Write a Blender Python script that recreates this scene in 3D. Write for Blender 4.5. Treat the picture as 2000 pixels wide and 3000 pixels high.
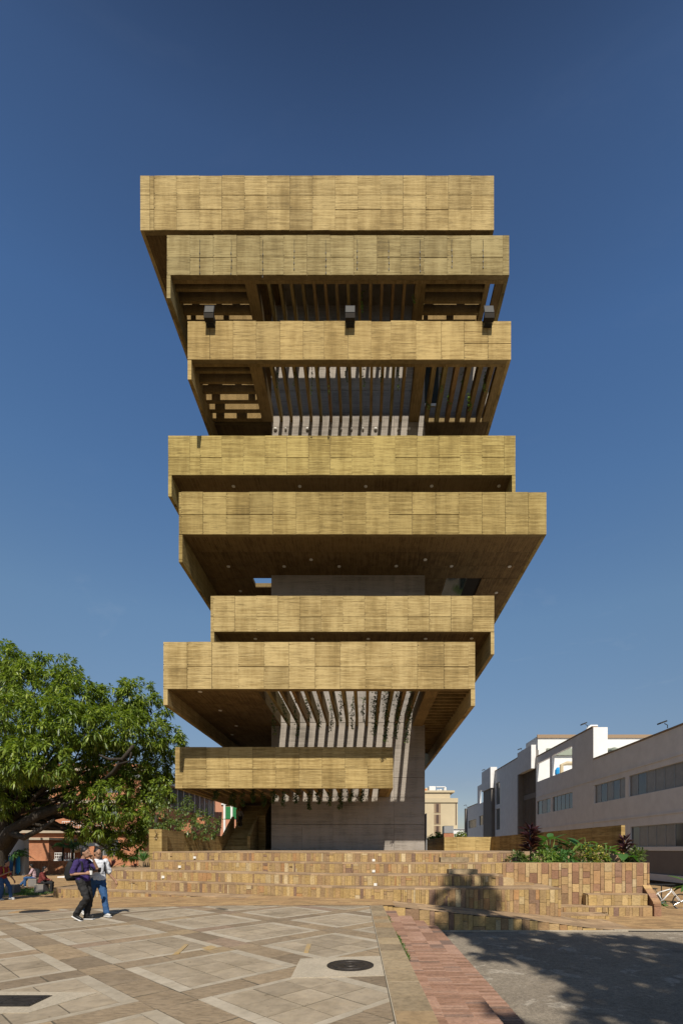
import bpy, bmesh, math, random
import numpy as np
from mathutils import Vector, Matrix, Euler

for o in list(bpy.data.objects): bpy.data.objects.remove(o)
scene = bpy.context.scene
col = scene.collection
random.seed(7)
R = random.Random(11)
PI = math.pi

# ------------------------------------------------------------------ camera
EYE = 1.68
FPX, CX, CY = 2000*17/24, 1067.0, 2487.0       # shift lens: focal length and optical axis in photo pixels
cam = bpy.data.cameras.new('camera'); camo = bpy.data.objects.new('camera', cam); col.objects.link(camo)
cam.sensor_fit = 'HORIZONTAL'; cam.sensor_width = 24; cam.lens = 17
cam.shift_x = -(CX-1000)/2000; cam.shift_y = (CY-1500)/2000
cam.clip_end = 3000; cam.clip_start = 0.1
camo.location = (0, 0, EYE); camo.rotation_euler = (PI/2, 0, 0)
scene.camera = camo

# ------------------------------------------------------------------ sky and sun
LIGHT = Vector((-.095, 1, -1.03)).normalized()
w = bpy.data.worlds.new('World'); scene.world = w; w.use_nodes = True
nt = w.node_tree; nt.nodes.clear()
sky = nt.nodes.new('ShaderNodeTexSky'); sky.sky_type = 'NISHITA'; sky.sun_disc = False
sky.sun_elevation = math.asin(-LIGHT.z); sky.sun_rotation = math.radians(174.6)
sky.altitude = 0; sky.air_density = 1.0; sky.dust_density = .5; sky.ozone_density = 6.0
bg = nt.nodes.new('ShaderNodeBackground'); bg.inputs['Strength'].default_value = .056
wo = nt.nodes.new('ShaderNodeOutputWorld')
tc = nt.nodes.new('ShaderNodeTexCoord')
mp = nt.nodes.new('ShaderNodeMapping'); mp.inputs['Scale'].default_value = (1.6, 1.6, 5.5); mp.inputs['Rotation'].default_value = (0, .35, 0)
nz = nt.nodes.new('ShaderNodeTexNoise'); nz.inputs['Scale'].default_value = 2.3; nz.inputs['Detail'].default_value = 8; nz.inputs['Roughness'].default_value = .62; nz.inputs['Distortion'].default_value = .7
cr = nt.nodes.new('ShaderNodeValToRGB'); cr.color_ramp.elements[0].position = .58; cr.color_ramp.elements[1].position = .82
cr.color_ramp.elements[1].color = (.2, .2, .2, 1); cr.color_ramp.elements[0].color = (0, 0, 0, 1)
mx = nt.nodes.new('ShaderNodeMix'); mx.data_type = 'RGBA'; mx.inputs[7].default_value = (7.5, 8, 8.6, 1)
L = nt.links
L.new(tc.outputs['Generated'], mp.inputs['Vector']); L.new(mp.outputs[0], nz.inputs['Vector']); L.new(nz.outputs[0], cr.inputs[0])
sz = nt.nodes.new('ShaderNodeSeparateXYZ'); er = nt.nodes.new('ShaderNodeValToRGB'); gm = nt.nodes.new('ShaderNodeMix'); gm.data_type = 'RGBA'; gm.blend_type = 'MULTIPLY'; gm.inputs[0].default_value = 1
stops = [(0, (1.12, .95, .85)), (.13, (1.23, 1.0, .88)), (.23, (1.5, 1.3, 1.11)), (.41, (1.8, 1.75, 1.5)), (.57, (1.55, 1.73, 1.7)), (.70, (1.36, 1.6, 1.7)), (.815, (1.10, 1.2, 1.28)), (.9, (.5, .5, .55))]   # polarised sky, darker overhead
while len(er.color_ramp.elements) < len(stops): er.color_ramp.elements.new(.5)
for e, (ps_, cc) in zip(er.color_ramp.elements, stops): e.position = ps_; e.color = (*cc, 1)
L.new(tc.outputs['Generated'], sz.inputs[0]); L.new(sz.outputs[2], er.inputs[0]); L.new(sky.outputs[0], gm.inputs[6]); L.new(er.outputs[0], gm.inputs[7])
cm = nt.nodes.new('ShaderNodeMapRange'); cm.inputs[1].default_value = .28; cm.inputs[2].default_value = .55; cm.inputs[3].default_value = 1; cm.inputs[4].default_value = .08
cf = nt.nodes.new('ShaderNodeMath'); cf.operation = 'MULTIPLY'
L.new(sz.outputs[2], cm.inputs[0]); L.new(cm.outputs[0], cf.inputs[0]); L.new(cr.outputs[0], cf.inputs[1])      # thin cirrus low in the sky
L.new(cf.outputs[0], mx.inputs[0]); L.new(gm.outputs[2], mx.inputs[6]); L.new(mx.outputs[2], bg.inputs['Color']); L.new(bg.outputs[0], wo.inputs[0])
sun = bpy.data.lights.new('sun', 'SUN'); sun.energy = 5.0; sun.angle = math.radians(.53); sun.color = (1, .93, .82)
suno = bpy.data.objects.new('sun', sun); col.objects.link(suno)
suno.rotation_euler = LIGHT.to_track_quat('-Z', 'Y').to_euler(); suno.location = (8, -60, 70)
scene.view_settings.view_transform = 'Standard'; scene.view_settings.look = 'None'
scene.view_settings.exposure = .42; scene.view_settings.gamma = 1; scene.view_settings.use_curve_mapping = False

# ------------------------------------------------------------------ helpers
def PX(x, Y): return (x-CX)*Y/FPX               # photo pixel column -> X at distance Y
def PZ(y, Y): return EYE+(CY-y)*Y/FPX           # photo pixel row -> Z at distance Y
def GY(y, z): return (EYE-z)*FPX/(y-CY)         # distance of a point of height z seen at row y

WL = {}
def wl(o): return WL.get(o.name, Vector((0, 0, 0))) if o else Vector((0, 0, 0))
def thing(name, label, cat, loc=(0, 0, 0), group=None, kind=None):
    o = bpy.data.objects.new(name, None); col.objects.link(o); o.empty_display_size = .2
    o.location = loc; WL[o.name] = Vector(loc)
    return tag(o, label, cat, group, kind)
def tag(o, label=None, cat=None, group=None, kind=None):
    if label: o['label'] = label
    if cat: o['category'] = cat
    if group: o['group'] = group
    if kind: o['kind'] = kind
    return o
def link(name, me, parent=None, base=None, color=None):
    o = bpy.data.objects.new(name, me); col.objects.link(o)
    if parent:
        o.parent = parent; WL[o.name] = wl(parent)
    elif base is not None:
        o.location = base; WL[o.name] = Vector(base)
    if color: o.color = (*color, 1)
    return o

class MB:
    def __init__(s): s.v = []; s.f = []; s.m = []; s.sm = False
    def add(s, vs, fs, m=0):
        n = len(s.v); s.v += [tuple(p) for p in vs]; s.f += [tuple(n+i for i in f) for f in fs]; s.m += [m]*len(fs); return s
    def box(s, x0, x1, y0, y1, z0, z1, m=0):
        return s.add([(x0,y0,z0),(x1,y0,z0),(x1,y1,z0),(x0,y1,z0),(x0,y0,z1),(x1,y0,z1),(x1,y1,z1),(x0,y1,z1)],
                     [(0,3,2,1),(4,5,6,7),(0,1,5,4),(1,2,6,5),(2,3,7,6),(3,0,4,7)], m)
    def obox(s, c, ax, dims, m=0):          # oriented box: centre, 3 axes, full dims
        c = Vector(c); X, Y, Z = [Vector(a).normalized()*d/2 for a, d in zip(ax, dims)]
        vs = [c+i*X+j*Y+k*Z for k in (-1, 1) for i, j in ((-1,-1),(1,-1),(1,1),(-1,1))]
        return s.add(vs, [(0,3,2,1),(4,5,6,7),(0,1,5,4),(1,2,6,5),(2,3,7,6),(3,0,4,7)], m)
    def beam(s, a, b, wd, h, m=0, up=(0,0,1)):
        a, b = Vector(a), Vector(b); d = b-a; u = Vector(up); sd = d.cross(u)
        if sd.length < 1e-6: sd = Vector((1,0,0))
        u2 = sd.cross(d)
        return s.obox((a+b)/2, (d, sd, u2), (d.length, wd, h), m)
    def prism(s, poly, z0, z1, m=0):        # poly: ccw xy list; z values numbers or callables
        n = len(poly)
        f0 = (lambda p: z0(p)) if callable(z0) else (lambda p: z0)
        f1 = (lambda p: z1(p)) if callable(z1) else (lambda p: z1)
        vs = [(p[0], p[1], f0(p)) for p in poly]+[(p[0], p[1], f1(p)) for p in poly]
        fs = [tuple(range(n-1, -1, -1)), tuple(range(n, 2*n))]+[(i, (i+1) % n, n+(i+1) % n, n+i) for i in range(n)]
        return s.add(vs, fs, m)
    def extr(s, poly, y0, y1, m=0):         # poly in xz, ccw seen from -Y; extruded along Y
        n = len(poly)
        vs = [(p[0], y0, p[1]) for p in poly]+[(p[0], y1, p[1]) for p in poly]
        fs = [tuple(range(n)), tuple(range(2*n-1, n-1, -1))]+[((i+1) % n, i, n+i, n+(i+1) % n) for i in range(n)]
        return s.add(vs, fs, m)
    def extrx(s, poly, x0, x1, m=0):        # poly in yz; extruded along X
        n = len(poly)
        vs = [(x0, p[0], p[1]) for p in poly]+[(x1, p[0], p[1]) for p in poly]
        fs = [tuple(range(n)), tuple(range(2*n-1, n-1, -1))]+[((i+1) % n, i, n+i, n+(i+1) % n) for i in range(n)]
        return s.add(vs, fs, m)
    def tube(s, pts, r, k=6, m=0, cap=True):
        pts = [Vector(p) for p in pts]; rs = r if hasattr(r, '__len__') else [r]*len(pts)
        n0 = len(s.v); prev = None
        for i, p in enumerate(pts):
            d = (pts[min(i+1, len(pts)-1)]-pts[max(i-1, 0)]).normalized()
            a = prev if prev is not None else (Vector((0,0,1)) if abs(d.z) < .9 else Vector((1,0,0)))
            a = (a-d*a.dot(d)).normalized(); prev = a; b = d.cross(a)
            for j in range(k):
                t = 2*PI*j/k; s.v.append(tuple(p+(a*math.cos(t)+b*math.sin(t))*rs[i]))
        for i in range(len(pts)-1):
            for j in range(k):
                s.f.append((n0+i*k+j, n0+i*k+(j+1) % k, n0+(i+1)*k+(j+1) % k, n0+(i+1)*k+j)); s.m.append(m)
        if cap:
            s.f.append(tuple(n0+j for j in range(k-1, -1, -1))); s.m.append(m)
            e = n0+(len(pts)-1)*k; s.f.append(tuple(e+j for j in range(k))); s.m.append(m)
        return s
    def ring(s, c, axis, R0, r, n=24, k=6, m=0):
        c = Vector(c); d = Vector(axis).normalized(); a = d.orthogonal().normalized(); b = d.cross(a); n0 = len(s.v)
        for i in range(n):
            t = 2*PI*i/n; e = a*math.cos(t)+b*math.sin(t)
            for j in range(k):
                q = 2*PI*j/k; s.v.append(tuple(c+e*(R0+r*math.cos(q))+d*r*math.sin(q)))
        for i in range(n):
            for j in range(k):
                s.f.append((n0+i*k+j, n0+((i+1) % n)*k+j, n0+((i+1) % n)*k+(j+1) % k, n0+i*k+(j+1) % k)); s.m.append(m)
        return s
    def lathe(s, prof, c, k=16, m=0):       # prof: (r,z) list, axis Z
        n0 = len(s.v)
        for r, z in prof:
            for j in range(k):
                t = 2*PI*j/k; s.v.append((c[0]+r*math.cos(t), c[1]+r*math.sin(t), c[2]+z))
        for i in range(len(prof)-1):
            for j in range(k):
                s.f.append((n0+i*k+j, n0+i*k+(j+1) % k, n0+(i+1)*k+(j+1) % k, n0+(i+1)*k+j)); s.m.append(m)
        e = n0+(len(prof)-1)*k; s.f.append(tuple(e+j for j in range(k))); s.m.append(m)
        s.f.append(tuple(n0+j for j in range(k-1, -1, -1))); s.m.append(m)
        return s
    def sphere(s, c, r, nu=10, nv=7, m=0):
        rx, ry, rz = r if hasattr(r, '__len__') else (r, r, r); n0 = len(s.v)
        for i in range(1, nv):
            p = PI*i/nv
            for j in range(nu):
                t = 2*PI*j/nu; s.v.append((c[0]+rx*math.sin(p)*math.cos(t), c[1]+ry*math.sin(p)*math.sin(t), c[2]+rz*math.cos(p)))
        for i in range(nv-2):
            for j in range(nu):
                s.f.append((n0+i*nu+j, n0+(i+1)*nu+j, n0+(i+1)*nu+(j+1) % nu, n0+i*nu+(j+1) % nu)); s.m.append(m)
        T = len(s.v); s.v += [(c[0], c[1], c[2]+rz), (c[0], c[1], c[2]-rz)]
        for j in range(nu):
            s.f.append((T, n0+j, n0+(j+1) % nu)); s.m.append(m)
            b = n0+(nv-2)*nu; s.f.append((T+1, b+(j+1) % nu, b+j)); s.m.append(m)
        return s
    def mesh(s, name, mats, off=(0, 0, 0)):
        me = bpy.data.meshes.new(name); o = Vector(off)
        me.from_pydata([(x-o.x, y-o.y, z-o.z) for x, y, z in s.v], [], s.f)
        for mt in (mats if isinstance(mats, (list, tuple)) else [mats]): me.materials.append(mt)
        if any(s.m): me.polygons.foreach_set('material_index', s.m)
        if s.sm: me.polygons.foreach_set('use_smooth', [True]*len(s.f))
        me.update(); return me
    def build(s, name, mats, parent=None, base=None, color=None):
        off = wl(parent) if parent else (base or (0, 0, 0))
        return link(name, s.mesh(name, mats, off), parent, base, color)

BOXES = {}
def unit_box(mat):
    if mat.name not in BOXES:
        BOXES[mat.name] = MB().box(-.5, .5, -.5, .5, -.5, .5).mesh('unit_piece', mat)
    return BOXES[mat.name]
def piece(name, mat, parent, c, dims, rz=0, color=None):      # a cheap piece that shares one mesh
    o = bpy.data.objects.new(name, unit_box(mat)); col.objects.link(o); o.parent = parent
    o.location = Vector(c)-wl(parent); o.scale = dims; o.rotation_euler = (0, 0, rz)
    if color: o.color = (*color, 1)
    return o

# ------------------------------------------------------------------ materials
class NT:
    def __init__(s, name):
        s.m = bpy.data.materials.new(name); s.m.use_nodes = True; s.t = s.m.node_tree; s.n = s.t.nodes
        s.b = s.n['Principled BSDF']; s.b.inputs['Roughness'].default_value = .85
        s.b.inputs['Specular IOR Level'].default_value = .25
    def node(s, ty, **k):
        n = s.n.new(ty)
        for a, b in k.items(): setattr(n, a, b)
        return n
    def put(s, sock, v):
        if hasattr(v, 'is_output'): s.t.links.new(v, sock)
        elif hasattr(v, '__len__') and len(v) == 3 and hasattr(sock, 'default_value') and len(sock.default_value) == 4: sock.default_value = (*v, 1)
        else: sock.default_value = v
    def pos(s): return s.node('ShaderNodeNewGeometry').outputs['Position']
    def rnd(s):
        if not hasattr(s, '_r'):
            a = s.node('ShaderNodeObjectInfo').outputs['Random']; b = s.node('ShaderNodeNewGeometry').outputs['Random Per Island']
            s._r = s.math('FRACT', s.math('ADD', a, s.math('MULTIPLY', b, 7.31)))
        return s._r
    def ocol(s): return s.node('ShaderNodeObjectInfo').outputs['Color']
    def math(s, op, a, b=0.0, c=None):
        n = s.node('ShaderNodeMath', operation=op); s.put(n.inputs[0], a); s.put(n.inputs[1], b)
        if c is not None: s.put(n.inputs[2], c)
        return n.outputs[0]
    def vec(s, op, a, b):
        n = s.node('ShaderNodeVectorMath', operation=op); s.put(n.inputs[0], a); s.put(n.inputs[1], b); return n.outputs[0]
    def scale(s, v, sc): return s.vec('MULTIPLY', v, sc)
    def shifted(s, k=(37, 19, 53)):        # world position moved by a random amount per object
        c = s.node('ShaderNodeCombineXYZ'); r = s.rnd()
        for i in range(3): s.put(c.inputs[i], s.math('MULTIPLY', r, k[i]))
        return s.vec('ADD', s.pos(), c.outputs[0])
    def noise(s, v, sc=1, det=4, ro=.55, dist=0):
        n = s.node('ShaderNodeTexNoise'); s.put(n.inputs['Vector'], v); n.inputs['Scale'].default_value = sc
        n.inputs['Detail'].default_value = det; n.inputs['Roughness'].default_value = ro; n.inputs['Distortion'].default_value = dist
        return n.outputs[0]
    def white(s, v):
        n = s.node('ShaderNodeTexWhiteNoise', noise_dimensions='1D'); s.put(n.inputs['W'], v); return n.outputs[0]
    def sep(s, v):
        n = s.node('ShaderNodeSeparateXYZ'); s.put(n.inputs[0], v); return n.outputs
    def ramp(s, f, stops, interp='LINEAR'):
        n = s.node('ShaderNodeValToRGB'); s.put(n.inputs[0], f); e = n.color_ramp.elements; n.color_ramp.interpolation = interp
        while len(e) < len(stops): e.new(.5)
        for i, (p, c) in enumerate(stops): e[i].position = p; e[i].color = (*c, 1)
        return n.outputs[0]
    def mix(s, f, a, b, mode='MIX'):
        n = s.node('ShaderNodeMix', data_type='RGBA', blend_type=mode); s.put(n.inputs[0], f); s.put(n.inputs[6], a); s.put(n.inputs[7], b); return n.outputs[2]
    def range(s, v, a, b, c=0., d=1.):
        n = s.node('ShaderNodeMapRange'); s.put(n.inputs[0], v)
        for i, q in enumerate((a, b, c, d)): n.inputs[i+1].default_value = q
        return n.outputs[0]
    alb = .75
    def color(s, c):
        if hasattr(c, 'is_output'): c = s.vec('MULTIPLY', c, (s.alb,)*3)
        else: c = tuple(v*s.alb for v in c)
        s.put(s.b.inputs['Base Color'], c); return s
    def rough(s, r): s.put(s.b.inputs['Roughness'], r); return s
    def bump(s, h, st=.3, d=.02):
        n = s.node('ShaderNodeBump'); s.put(n.inputs['Height'], h); n.inputs['Strength'].default_value = st; n.inputs['Distance'].default_value = d
        s.put(s.b.inputs['Normal'], n.outputs[0]); return s

def plain(name, c, rough=.6, metal=0, var=.0, nsc=6):
    k = NT(name); k.b.inputs['Metallic'].default_value = metal; k.b.inputs['Roughness'].default_value = rough
    if var:
        n = k.noise(k.pos(), nsc, 5, .6)
        k.color(k.mix(1, c, k.ramp(n, [(.3, (1-var,)*3), (.7, (1+var*.4,)*3)]), 'MULTIPLY'))
    else: k.color(c)
    return k.m

def board_concrete(name, dark, light, axis='z', board=.085, stain=.5, lines=1., rv=.17):
    k = NT(name); p = k.shifted((41, 23, 0 if axis == 'z' else 17)); x, y, z = k.sep(p); wp = k.pos()
    long = {'z': (.55, .55, 14), 'x': (14, .45, 14)}[axis]
    n1 = k.noise(k.scale(p, long), 1, 7, .72)
    n2 = k.noise(k.scale(p, tuple(3.4*i for i in long)), 1, 5, .65)
    n3 = k.noise(wp, .33, 5, .62)
    n6 = k.noise(k.scale(wp, (1.6, 1.6, .22)), 1, 5, .6)
    q = k.math('FLOOR', k.math('DIVIDE', z if axis == 'z' else x, board))
    n4 = k.white(k.math('ADD', q, k.math('MULTIPLY', k.rnd(), 91.7)))
    f = k.math('ADD', k.math('MULTIPLY', n1, 1.0), k.math('MULTIPLY', n2, .7))
    f = k.math('ADD', f, k.math('MULTIPLY', n3, stain)); f = k.math('ADD', f, k.math('MULTIPLY', n4, .16))
    f = k.math('ADD', f, k.math('MULTIPLY', k.rnd(), rv)); f = k.math('ADD', f, k.math('MULTIPLY', n6, .7))
    f = k.range(f, 1.24, 2.0)
    c = k.ramp(f, [(0, tuple(d*.6 for d in dark)), (.3, dark), (.68, light), (1, tuple(min(1, l*1.1) for l in light))])
    # thin dark board marks, stronger on some pours than on others
    n5 = k.noise(k.scale(p, {'z': (1.1, 1.1, 42), 'x': (42, 1, 42)}[axis]), 1, 3, .6)
    ln = k.ramp(n5, [(.545, (0, 0, 0)), (.63, (1, 1, 1))])
    amt = k.math('MULTIPLY', ln, k.range(k.noise(k.vec('ADD', k.scale(p, (.9, .9, 1.3)), (5, 9, 2)), 1, 3, .5), .38, .62, .2*lines, .95*lines))
    c = k.mix(amt, c, tuple(d*.5 for d in dark))
    spots = k.ramp(k.noise(p, 5.5, 4, .75), [(.64, (1, 1, 1)), (.75, (.6, .55, .48))])
    c = k.mix(.8, c, spots, 'MULTIPLY')
    pale = k.ramp(k.noise(k.vec('ADD', k.scale(p, (1.2, 1.2, 1.8)), (3, 1, 8)), 1.2, 5, .7), [(.68, (0, 0, 0)), (.78, (.45, .45, .45))])
    c = k.mix(pale, c, tuple(min(1, l*1.35) for l in light))
    c = k.mix(1, c, k.ocol(), 'MULTIPLY')
    k.color(c); fr = k.math('FRACT', k.math('DIVIDE', z if axis == 'z' else x, board))
    edge = k.ramp(fr, [(0, (0, 0, 0)), (.08, (1, 1, 1)), (.92, (1, 1, 1)), (1, (0, 0, 0))])
    k.bump(k.math('ADD', k.math('ADD', k.math('MULTIPLY', edge, .3), n2), k.math('MULTIPLY', n4, .6)), .6, .03)
    k.b.inputs['Roughness'].default_value = .92
    return k.m

M = {}
M['panel'] = board_concrete('ochre_board_concrete', (.31, .22, .082), (.50, .38, .165))
M['joint'] = plain('ochre_joint_concrete', (.25, .18, .08), .95, 0, .3, 3)
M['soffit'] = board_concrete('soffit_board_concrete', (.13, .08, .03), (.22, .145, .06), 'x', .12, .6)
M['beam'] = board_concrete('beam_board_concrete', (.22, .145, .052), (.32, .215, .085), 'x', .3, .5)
M['core'] = board_concrete('grey_board_concrete', (.215, .192, .165), (.335, .30, .262), 'z', .3, .9, .25, .04)
M['downlight'] = plain('downlight_lens', (.75, .72, .66), .4)
M['dark_metal'] = plain('dark_grey_metal', (.035, .035, .035), .45, .3)
M['grey_metal'] = plain('grey_metal', (.18, .175, .16), .45, .5, .1)
M['glass'] = plain('dark_glass', (.03, .045, .05), .05); M['glass'].node_tree.nodes['Principled BSDF'].inputs['Specular IOR Level'].default_value = .9
M['hole'] = plain('tie_hole_shadow_gap', (.03, .025, .02), 1)
# ------------------------------------------------------------------ tower
YW = 38.6                                            # front plane of the core
PLAT = 1.54                                          # platform height
tower = thing('concrete_tower', 'tall ochre board-marked concrete tower of stacked overhanging tiers', 'building', (-1.3, YW, PLAT))
def steps(a, b, st): 
    r = [a]
    while r[-1]+st*.6 < b: r.append(r[-1]+st)
    r[-1] = b; return r
SL = [  # Y, x0, x1, ytop, ybottom, row splits, column joints, tint, left fin row, right fin row, back, order word
 dict(Y=34.0, x0=411, x1=1446, yt=515, yb=676, rows=[515,573,615,676], cols=[411,440,452]+[518+66.2*i for i in range(14)]+[1446], tint=(1.0,.98,.98), lf=None, rf=None, back=47, w='topmost'),
 dict(Y=33.55, x0=489, x1=1491, yt=690, yb=807, rows=[690,755,807], cols=[489]+[557+68.4*i for i in range(13)]+[1472,1491], tint=(.76,.79,.82), lf=874, rf=None, back=46, w='second'),
 dict(Y=33.7, x0=550, x1=1496, yt=941, yb=1055, rows=[941,1055], cols=[550,615,683,751,820,888,949,1019,1087,1144,1218,1292,1359,1428,1496], tint=(1.0,.95,.88), lf=1112, rf=None, back=46, w='third'),
 dict(Y=36.3, x0=493, x1=1509, yt=1277, yb=1393, rows=[1277,1341,1393], cols=[493,556,587]+[650+63.4*i for i in range(13)]+[1476,1509], tint=(.92,.92,.74), lf=1455, rf=1475, back=45, w='fourth'),
 dict(Y=33.6, x0=524, x1=1600, yt=1442, yb=1567, rows=[1442,1508,1567], cols=[524,532]+[595+68*i for i in range(14)]+[1547,1600], tint=(.82,.80,.68), lf=1648, rf=None, back=48, w='fifth'),
 dict(Y=35.6, x0=617, x1=1447, yt=1746, yb=1852, rows=[1746,1808,1852], cols=[617,625]+[688+63.2*i for i in range(12)]+[1447], tint=(1.0,.98,.98), lf=1900, rf=1918, back=47, w='sixth'),
 dict(Y=29.7, x0=479, x1=1391, yt=1881, yb=2020, rows=[1881,1954,2020], cols=[479,549,621,699,774,846,923,996,1070,1147,1222,1299,1371,1391], tint=(1.04,1.02,1.04), lf=2066, rf=2069, back=56, w='seventh'),
 dict(Y=33.2, x0=513, x1=1151, yt=2189, yb=2311, rows=[2189,2254,2311], cols=[513,535,605,671,740,807,876,943,1010,1076,1151], tint=(1.0,.97,.93), lf=None, rf=None, back=64, w='lowest')]
ZB = []
for n, s in enumerate(SL):
    Y = s['Y']; X0, X1 = PX(s['x0'], Y), PX(s['x1'], Y); zt, zb = PZ(s['yt'], Y), PZ(s['yb'], Y)
    s.update(X0=X0, X1=X1, zt=zt, zb=zb); ZB.append(zb)
    pr = MB().box(X0+.26, X1-.26, Y+.02, Y+.27, zb+.015, zt-.02).build('parapet', M['joint'], tower)
    tag(pr, '%s parapet band of the tower, counted from the top' % s['w'])
    g = .011
    rows = [PZ(y, Y) for y in s['rows']]; cols = [PX(x, Y) for x in s['cols']]
    holes = MB(); gv = [R.choice((.003, .006, .010, .014)) for _ in cols]
    for i in range(len(cols)-1):
        rr = rows
        if n == 2 and i >= len(cols)-3: rr = [rows[0], PZ(1007, Y), rows[1]]
        for j in range(len(rr)-1):
            a, b, t, u = cols[i]+gv[i], cols[i+1]-gv[i+1], rr[j]+(R.uniform(-.014, .014) if j == 0 else 0), rr[j+1]
            dz = R.uniform(-.022, .022) if j == len(rr)-2 else 0
            pt = R.uniform(.97, 1.03)*(R.uniform(.84, .93) if R.random() < .16 else 1); py = R.uniform(-.008, .008)
            piece('panel', M['panel'], pr, ((a+b)/2, Y-.01+py, (t+u)/2+dz/2), (b-a, .06, t-u-.034+dz), 0, tuple(c*pt for c in s['tint']))
            if j < 2 and b-a > .8:
                for hz in (u+.14, t-.2):
                    c0 = (a+.03, Y-.052+py, hz+R.uniform(-.02, .02)); rr_ = .022
                    holes.add([(c0[0]+rr_*math.cos(q*PI/3), c0[1], c0[2]+rr_*math.sin(q*PI/3)) for q in range(6)], [(0,1,2,3,4,5)])
    h = holes.build('tie_holes', M['hole'], pr); h['kind'] = 'stuff'
    for sd, x, fin in ((-1, X0, s['lf']), (1, X1, s['rf'])):
        bz = PZ(fin, Y) if fin else zb+.01
        xa, xb = (x+.004, x+.26) if sd < 0 else (x-.26, x-.004)
        m = MB()
        if fin: m.extrx([(Y+.022, bz), (s['back'], bz), (s['back'], zt-.03), (Y+.022, zt-.03)], xa, xb)
        else: m.box(xa, xb, Y+.022, s['back'], bz, zt-.03)
        m.build('side_wall', M['panel'], tower, color=tuple(c*.95 for c in s['tint']))
        if fin:                                        # the wing's own front edge below the panels
            MB().box(xa-.004*(sd < 0), xb+.004*(sd > 0), Y-.03, Y+.02, bz+.0, zb-.014).build('wing_edge', M['panel'], tower, color=s['tint'])
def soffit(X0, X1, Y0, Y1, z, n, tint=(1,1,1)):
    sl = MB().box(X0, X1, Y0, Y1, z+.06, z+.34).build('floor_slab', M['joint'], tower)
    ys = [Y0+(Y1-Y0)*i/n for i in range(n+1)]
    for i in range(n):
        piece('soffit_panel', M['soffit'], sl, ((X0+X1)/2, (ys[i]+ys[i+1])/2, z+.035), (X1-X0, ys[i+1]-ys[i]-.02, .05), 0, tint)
def lights(pts, z):
    for x, y in pts:
        Y = GY(y, z); c = (PX(x, Y), Y, z-.02)
        MB().lathe([(.13, .05), (.13, 0), (.105, -.012)], c, 14).build('downlight', M['downlight'], tower)
def ybeams(xs, Y0, Y1, zb, h=.85, wd=.2, tint=(1,1,1)):
    for x in xs: MB().box(x-wd/2, x+wd/2, Y0, Y1, zb, zb+h).build('beam', M['beam'], tower, color=tuple(t*R.uniform(.92, 1.06) for t in tint))
def xbeams(ys, X0, X1, zb, h=.7, wd=.17):
    for y in ys:
        k = R.uniform(.92, 1.06)
        MB().box(X0, X1, y-wd/2, y+wd/2, zb, zb+h).build('cross_beam', M['beam'], tower, color=(k, k, k))
T1, T2, T3, T4, T5, T6, T7, T8 = SL
def inner(s): return s['X0']+.27, s['X1']-.27
# tier 1, 4, 5, 6: solid soffits
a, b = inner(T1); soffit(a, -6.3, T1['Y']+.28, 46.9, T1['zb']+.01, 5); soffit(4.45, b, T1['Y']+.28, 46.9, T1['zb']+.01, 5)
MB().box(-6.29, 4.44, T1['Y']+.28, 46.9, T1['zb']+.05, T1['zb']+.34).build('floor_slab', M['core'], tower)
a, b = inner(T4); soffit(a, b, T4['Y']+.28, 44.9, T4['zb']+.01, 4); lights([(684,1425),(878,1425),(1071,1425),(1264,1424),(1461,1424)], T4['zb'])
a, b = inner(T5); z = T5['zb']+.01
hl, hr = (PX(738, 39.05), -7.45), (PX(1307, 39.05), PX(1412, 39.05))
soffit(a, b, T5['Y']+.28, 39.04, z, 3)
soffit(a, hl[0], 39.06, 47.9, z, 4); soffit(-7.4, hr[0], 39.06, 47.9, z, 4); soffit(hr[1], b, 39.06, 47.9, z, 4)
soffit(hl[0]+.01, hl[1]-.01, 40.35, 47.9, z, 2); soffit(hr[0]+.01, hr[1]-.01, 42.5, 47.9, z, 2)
MB().box(hr[0]+.01, hr[1]-1.2, 39.07, 42.49, z+.08, z+.1).build('skylight_pane', M['glass'], tower); MB().box(hr[1]-1.19, hr[1]-.01, 39.07, 42.49, z+.12, z+.2).build('dark_fill', M['hole'], tower)  # near-black sheet stands in for the dark inside the opening
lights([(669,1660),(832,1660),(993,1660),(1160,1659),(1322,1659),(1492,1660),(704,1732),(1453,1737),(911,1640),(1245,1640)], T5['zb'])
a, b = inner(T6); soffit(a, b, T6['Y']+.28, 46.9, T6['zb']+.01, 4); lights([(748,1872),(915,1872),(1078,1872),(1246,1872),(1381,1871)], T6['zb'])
# tier 2: pergola beams
Y = T2['Y']; zb = T2['zb']+.005
MB().box(T2['X0']+.27, T2['X1']-.27, Y+.28, Y+.5, zb, zb+.6).build('edge_beam', M['beam'], tower)
ybeams([PX(782+33.75*i, Y) for i in range(13)], Y+.5, YW-.02, zb)
for xa, xb in ((712, 745), (1219, 1250)): MB().box(PX(xa, Y), PX(xb, Y), Y+.5, YW-.02, zb-.004, zb+1).build('main_beam', M['beam'], tower)
xbeams([34.45+.76*i for i in range(6)], T2['X0']+.28, PX(712, Y)-.01, zb, .95); xbeams([34.45+.76*i for i in range(6)], PX(1250, Y)+.01, PX(1425, Y), zb, .95)
MB().box(PX(1426, Y), PX(1441, Y), Y+.5, 40, zb, zb+.8).build('beam', M['beam'], tower)
MB().box(PX(1456, Y), T2['X1']-.28, Y+.5, 46, zb+.01, zb+.3).build('floor_slab', M['soffit'], tower)
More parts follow.
